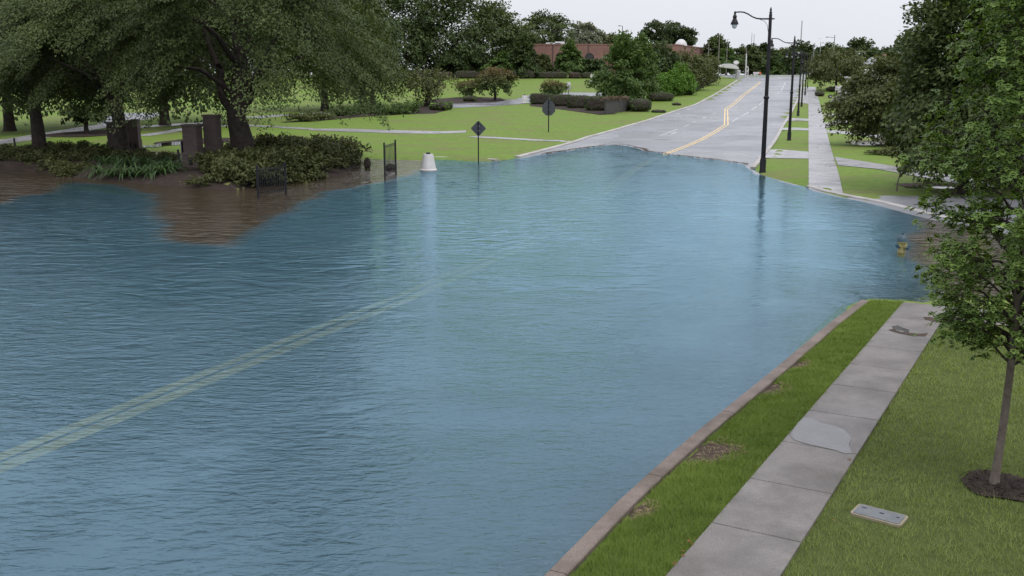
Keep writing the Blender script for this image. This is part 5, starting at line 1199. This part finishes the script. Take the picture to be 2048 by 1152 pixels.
for P0, P1, o_ in ((A0, B0, .12), (A1, B1, .22), (A2, B2, .22)):
    d = (P1 - P0) / np.linalg.norm(P1 - P0); nn = np.array([d[1], -d[0]]) * .12
    q = [P0 + nn, P1 + nn, P1 - nn * 3, P0 - nn * 3]; MB().add([(*p, topz + o_ - .32) for p in q] + [(*p, topz + o_) for p in q], [(0, 1, 5, 4), (1, 2, 6, 5), (2, 3, 7, 6), (3, 0, 4, 7), (4, 5, 6, 7), (3, 2, 1, 0)]).build('coping', 'brick', root)
for px in (1105.5, 1176): c = xD(px, 299.9); MB().tube([(c[0], c[1] - .08, bz), (c[0], c[1] - .08, topz - .2)], .1, 6).build('drain_pipe', 'dark_wood', root)
for px, w, h in ((1098, 1.0, .6), (1110, 1.6, .5), (1119, 1.4, .9)): c = xD(px, 303); MB().box(c[0] - w, c[0] + w, c[1], c[1] + 2, topz - .05, topz + h, .05).build('roof_unit', 'white_paint', root)
c = xD(1360, 312); MB().lathe([(1.9, 0), (1.85, .5), (1.6, 1.1), (1.1, 1.7), (.5, 2.05), (.05, 2.1)], 18, (c[0], c[1], topz - .05)).build('roof_dome', 'white_paint', root, True)
c = xD(1206, 302.3); sg = MB().box(c[0] + .1, c[0] + 2.2, c[1] - .3, c[1] - .1, zz(118), zz(112), .02).build('wall_sign', 'white_paint', root)
fc = bpy.data.curves.new('lettering', 'FONT'); fc.body = 'ET'; fc.size = 1.15; fc.extrude = .02; fc.materials.append(M['black_metal']); tmp = bpy.data.objects.new('lettering', fc); COL.objects.link(tmp); bpy.context.view_layer.update(); tme = bpy.data.meshes.new_from_object(tmp.evaluated_get(bpy.context.evaluated_depsgraph_get())); bpy.data.objects.remove(tmp); ft = obj('lettering', tme, sg); ft.location = (c[0] + .25, c[1] - .33, zz(118) + .1); ft.rotation_euler = (math.pi / 2, 0, 0)

# ------------------------------------------------------------------ far houses, canopy, fence on the bank
def house(name, label, px0, px1, D, base, eave, ridge, wallm, roofm, deep=9, gable=False):
    a, b = at(px0, base, D), at(px1, base, D); z0 = z1(a[0], D) - .5; ze, zr = at(px0, eave, D)[2], at(px0, ridge, D)[2]
    root = empty(name, ((a[0] + b[0]) / 2, D, 0)); tag(root, label, 'house'); w = (b[0] - a[0]) / 2
    MB().box(-w, w, 0, deep, z0, ze).build('wall', wallm, root)
    rf = MB()
    rf.add([(-w - .5, -.6, ze), (w + .5, -.6, ze), (w + .5, deep + .6, ze), (-w - .5, deep + .6, ze), (-w * (.85), deep / 2, zr), (w * .85, deep / 2, zr)], [(0, 1, 5, 4), (2, 3, 4, 5), (1, 2, 5), (3, 0, 4), (3, 2, 1, 0)])
    r_ = rf.build('roof', roofm, root); MB().box(w * .4, w * .4 + .7, deep * .5, deep * .5 + .7, zr - 1, zr + .9).build('chimney', 'brick', r_)
    nw = max(2, int(w / 1.6))
    for k in range(nw):
        x = -w + 2 * w * (k + .5) / nw; wd = MB().box(x - .5, x + .5, -.06, .02, ze - 2.3, ze - .8).build('window', 'dark_glass', root); MB().box(x - .6, x + .6, -.09, .01, ze - 2.42, ze - 2.3).build('sill', 'white_paint', wd)
house('far_house', 'pale house with brown red roof beyond the road crest', 1524, 1562, 430, 150, 139, 128, 'siding', 'roof_red')
house('far_house', 'low white house right of the red-roofed one beyond the crest', 1562, 1600, 400, 152, 146, 140, 'siding', 'roof_grey', 6)
house('far_house', 'white house with grey roof among the trees on the right', 1748, 1790, 250, 160, 128, 114, 'siding', 'roof_grey')
house('far_house', 'small white gabled porch left of the white house', 1731, 1752, 240, 160, 146, 138, 'siding', 'siding', 5)
# canopy and clutter left of the crest
c = at(1458, 160, 268); c[2] = z1(c[0], c[1]); root = empty('canopy_tent', c); tag(root, 'white arched canopy on posts left of the road crest', 'canopy'); zc = at(1458, 134, 268)[2] - c[2]
V = []; F = []
for j in range(2):
    for k in range(9): a = math.pi * k / 8; V.append((-2.6 * math.cos(a) * (1 - .1 * j), j * 4.0, zc + 1.2 * math.sin(a) - .15 * (k / 8) * 4))
for k in range(8): F.append((k, k + 1, 10 + k, 9 + k))
F += [tuple(range(9)), tuple(range(9, 18))]; MB().add(V, F).build('cover', 'white_paint', root)
for x, y in ((-2.4, .2), (2.3, .2), (-2.1, 3.8), (2.1, 3.8)): MB().tube([(x, y, -.2), (x, y, zc + .1)], .08, 6).build('post', 'grey_metal', root)
c = at(1471, 158, 272); c[2] = z1(c[0], c[1]); zc = at(1471, 125, 272)[2] - c[2]; root = empty('round_sign', c); tag(root, 'white round board on a pole beside the canopy', 'sign'); MB().tube([(0, 0, -.2), (0, 0, zc - .4)], .1, 8).build('post', 'grey_metal', root)
MB().prism([(.75 * math.cos(k * .3927), zc + .55 * math.sin(k * .3927)) for k in range(16)], -.1, .1).build('board', 'white_paint', root); MB().prism([(.55 * math.cos(k * .3927), zc + .38 * math.sin(k * .3927)) for k in range(16)], -.13, -.11).build('face', 'siding', root)
c = at(1477, 156, 270); c[2] = z1(c[0], c[1]); root = empty('kiosk', c); tag(root, 'narrow white kiosk beside the canopy', 'kiosk'); MB().box(-.45, .45, 0, .9, -.2, 2.3, .05).build('body', 'white_paint', root); MB().box(-.25, .25, -.04, .01, .4, 1.9).build('door', 'roof_grey', root)
c = at(1495.5, 154, 268); c[2] = z1(c[0], c[1]); root = empty('white_post', c); tag(root, 'white bent post at the left end of the road crest', 'post'); MB().tube([(0, 0, -.2), (0, 0, 2.9), (-.2, 0, 3.2), (-.6, 0, 3.25)], .14, 8).build('shaft', 'white_paint', root, True); MB().box(-.3, .0, -.2, -.05, 1.9, 2.3, .03).build('panel', 'siding', root)
for i, (px, D, w, mt) in enumerate(((1512, 300, .9, 'white_paint'), (1517, 302, .7, 'orange'))):
    c = at(px, 154, D); c[2] = z1(c[0], c[1]); root = empty('traffic_barrier', c); tag(root, ['white', 'orange'][i] + ' barricade standing at the road crest', 'barricade'); MB().box(-w, w, -.05, .05, .45, 1.0, .02).build('board', mt, root); MB().box(-w * .8, -w * .7, -.25, .25, -.1, .5).build('foot', 'grey_metal', root); MB().box(w * .7, w * .8, -.25, .25, -.1, .5).build('foot', 'grey_metal', root)
# dark fence with pale rail climbing the bank
fp = [U(x, y) for x, y in ((1391, 184), (1402, 177), (1413, 171), (1424, 166), (1436, 161))]
root = empty('bank_fence', fp[0]); tag(root, 'dark picket fence with pale top rail climbing the bank', 'fence'); o0 = fp[0]
for a, b in zip(fp[:-1], fp[1:]): MB().tube([a - o0 + np.array([0, 0, 1.9]), b - o0 + np.array([0, 0, 1.9])], .09, 6).build('rail', 'white_paint', root); MB().tube([a - o0 + np.array([0, 0, .3]), b - o0 + np.array([0, 0, .3])], .06, 6).build('rail', 'black_metal', root)
pm_ = MB(); pm_.box(-.05, .05, -.05, .05, -.2, 1.85); pme = mesh('picket', pm_.V, pm_.F, 'black_metal')
for p in resample(fp, 1.0): obj('picket', pme, root, p - o0)
# low lit fence and red car park barrier by the crest on the right
fp = [at(x, 156, 285) for x in (1619, 1632)]; root = empty('crest_fence', (fp[0][0], 285, z1(fp[0][0], 285))); tag(root, 'white picket fence at the crest right of the lamp row', 'fence'); L = fp[1][0] - fp[0][0]
for k in range(7): MB().box(L * k / 6 - .07, L * k / 6 + .07, 0, .1, -.2, 2.2 + .2 * (k % 2)).build('picket', 'white_paint', root)
MB().box(0, L, -.05, -.005, .3, .55).build('rail', 'orange', root); MB().box(0, L, -.05, -.005, 1.6, 1.75).build('rail', 'white_paint', root)
# small trailer frame on the parking lot
c = U(1668, 197); root = empty('utility_trailer', c); tag(root, 'small white trailer frame with one wheel on the parking lot', 'trailer'); root.scale = (1.25,) * 3
MB().box(.2, .9, -.4, .4, .9, 1.9, .03).build('box', 'white_paint', root); MB().tube([(-.7, 0, .25), (.1, 0, .55), (.6, 0, .8)], .06, 6).build('drawbar', 'dark_wood', root); MB().tube([(.8, -.3, 0), (.8, -.3, .9)], .05, 6).build('leg', 'grey_metal', root)
wh = MB().tube([(-.6, -.12, .3), (-.6, .12, .3)], .3, 14).build('wheel', 'tyre', root); MB().tube([(-.6, -.14, .3), (-.6, -.122, .3)], .15, 10).build('rim', 'grey_metal', wh)
c = U(1688, 186); root = empty('waste_bin', c); tag(root, 'small white bin below the olive parking lot tree', 'bin'); MB().lathe([(.28, 0), (.33, 1.1), (.36, 1.12), (.36, 1.2), (.1, 1.3)], 12).build('body', 'white_paint', root, True); MB().box(-.15, .15, -.36, -.3, .9, 1.0).build('slot', 'hole', root)
b = at(1699, 137, 236); bz_ = z1(b[0], b[1]); root = empty('orange_beacon', (b[0], b[1], bz_)); tag(root, 'small orange beacon on a pole in the olive tree', 'beacon'); hh = b[2] - bz_; MB().tube([(0, 0, -.1), (0, 0, hh)], .06, 6).build('post', 'grey_metal', root); MB().lathe([(.05, hh - .2), (.28, hh - .1), (.3, hh + .1), (.1, hh + .3)], 10).build('head', 'orange', root, True)


# ------------------------------------------------------------------ drift line of leaves and twigs along the far water edge
g = np.random.default_rng(70); xy = np.stack([g.uniform(-2, 22, 400000), g.uniform(55, 100, 400000)], 1); zz_ = zt(xy[:, 0], xy[:, 1])
xy = xy[(zz_ > -.012) & (zz_ < .006) & (poly_sd(STREET, xy[:, 0], xy[:, 1]) < -.3)][:1500]; n = len(xy)
V, F = cards(np.column_stack([xy, np.maximum(zt(xy[:, 0], xy[:, 1]) + .03, .006) + g.uniform(0, .03, n)]), g.normal(0, 1, (n, 3)) * np.array([1, 1, .15]), np.array([0, 0, 1.0]) + g.normal(0, .3, (n, 3)), g.uniform(.06, .28, n), g.uniform(.02, .08, n))
tag(obj('drift_line', mesh('drift_line', V, F, 'drift')), 'brown drift of leaves and twigs along the far water edge on the road', 'debris', kind='stuff')
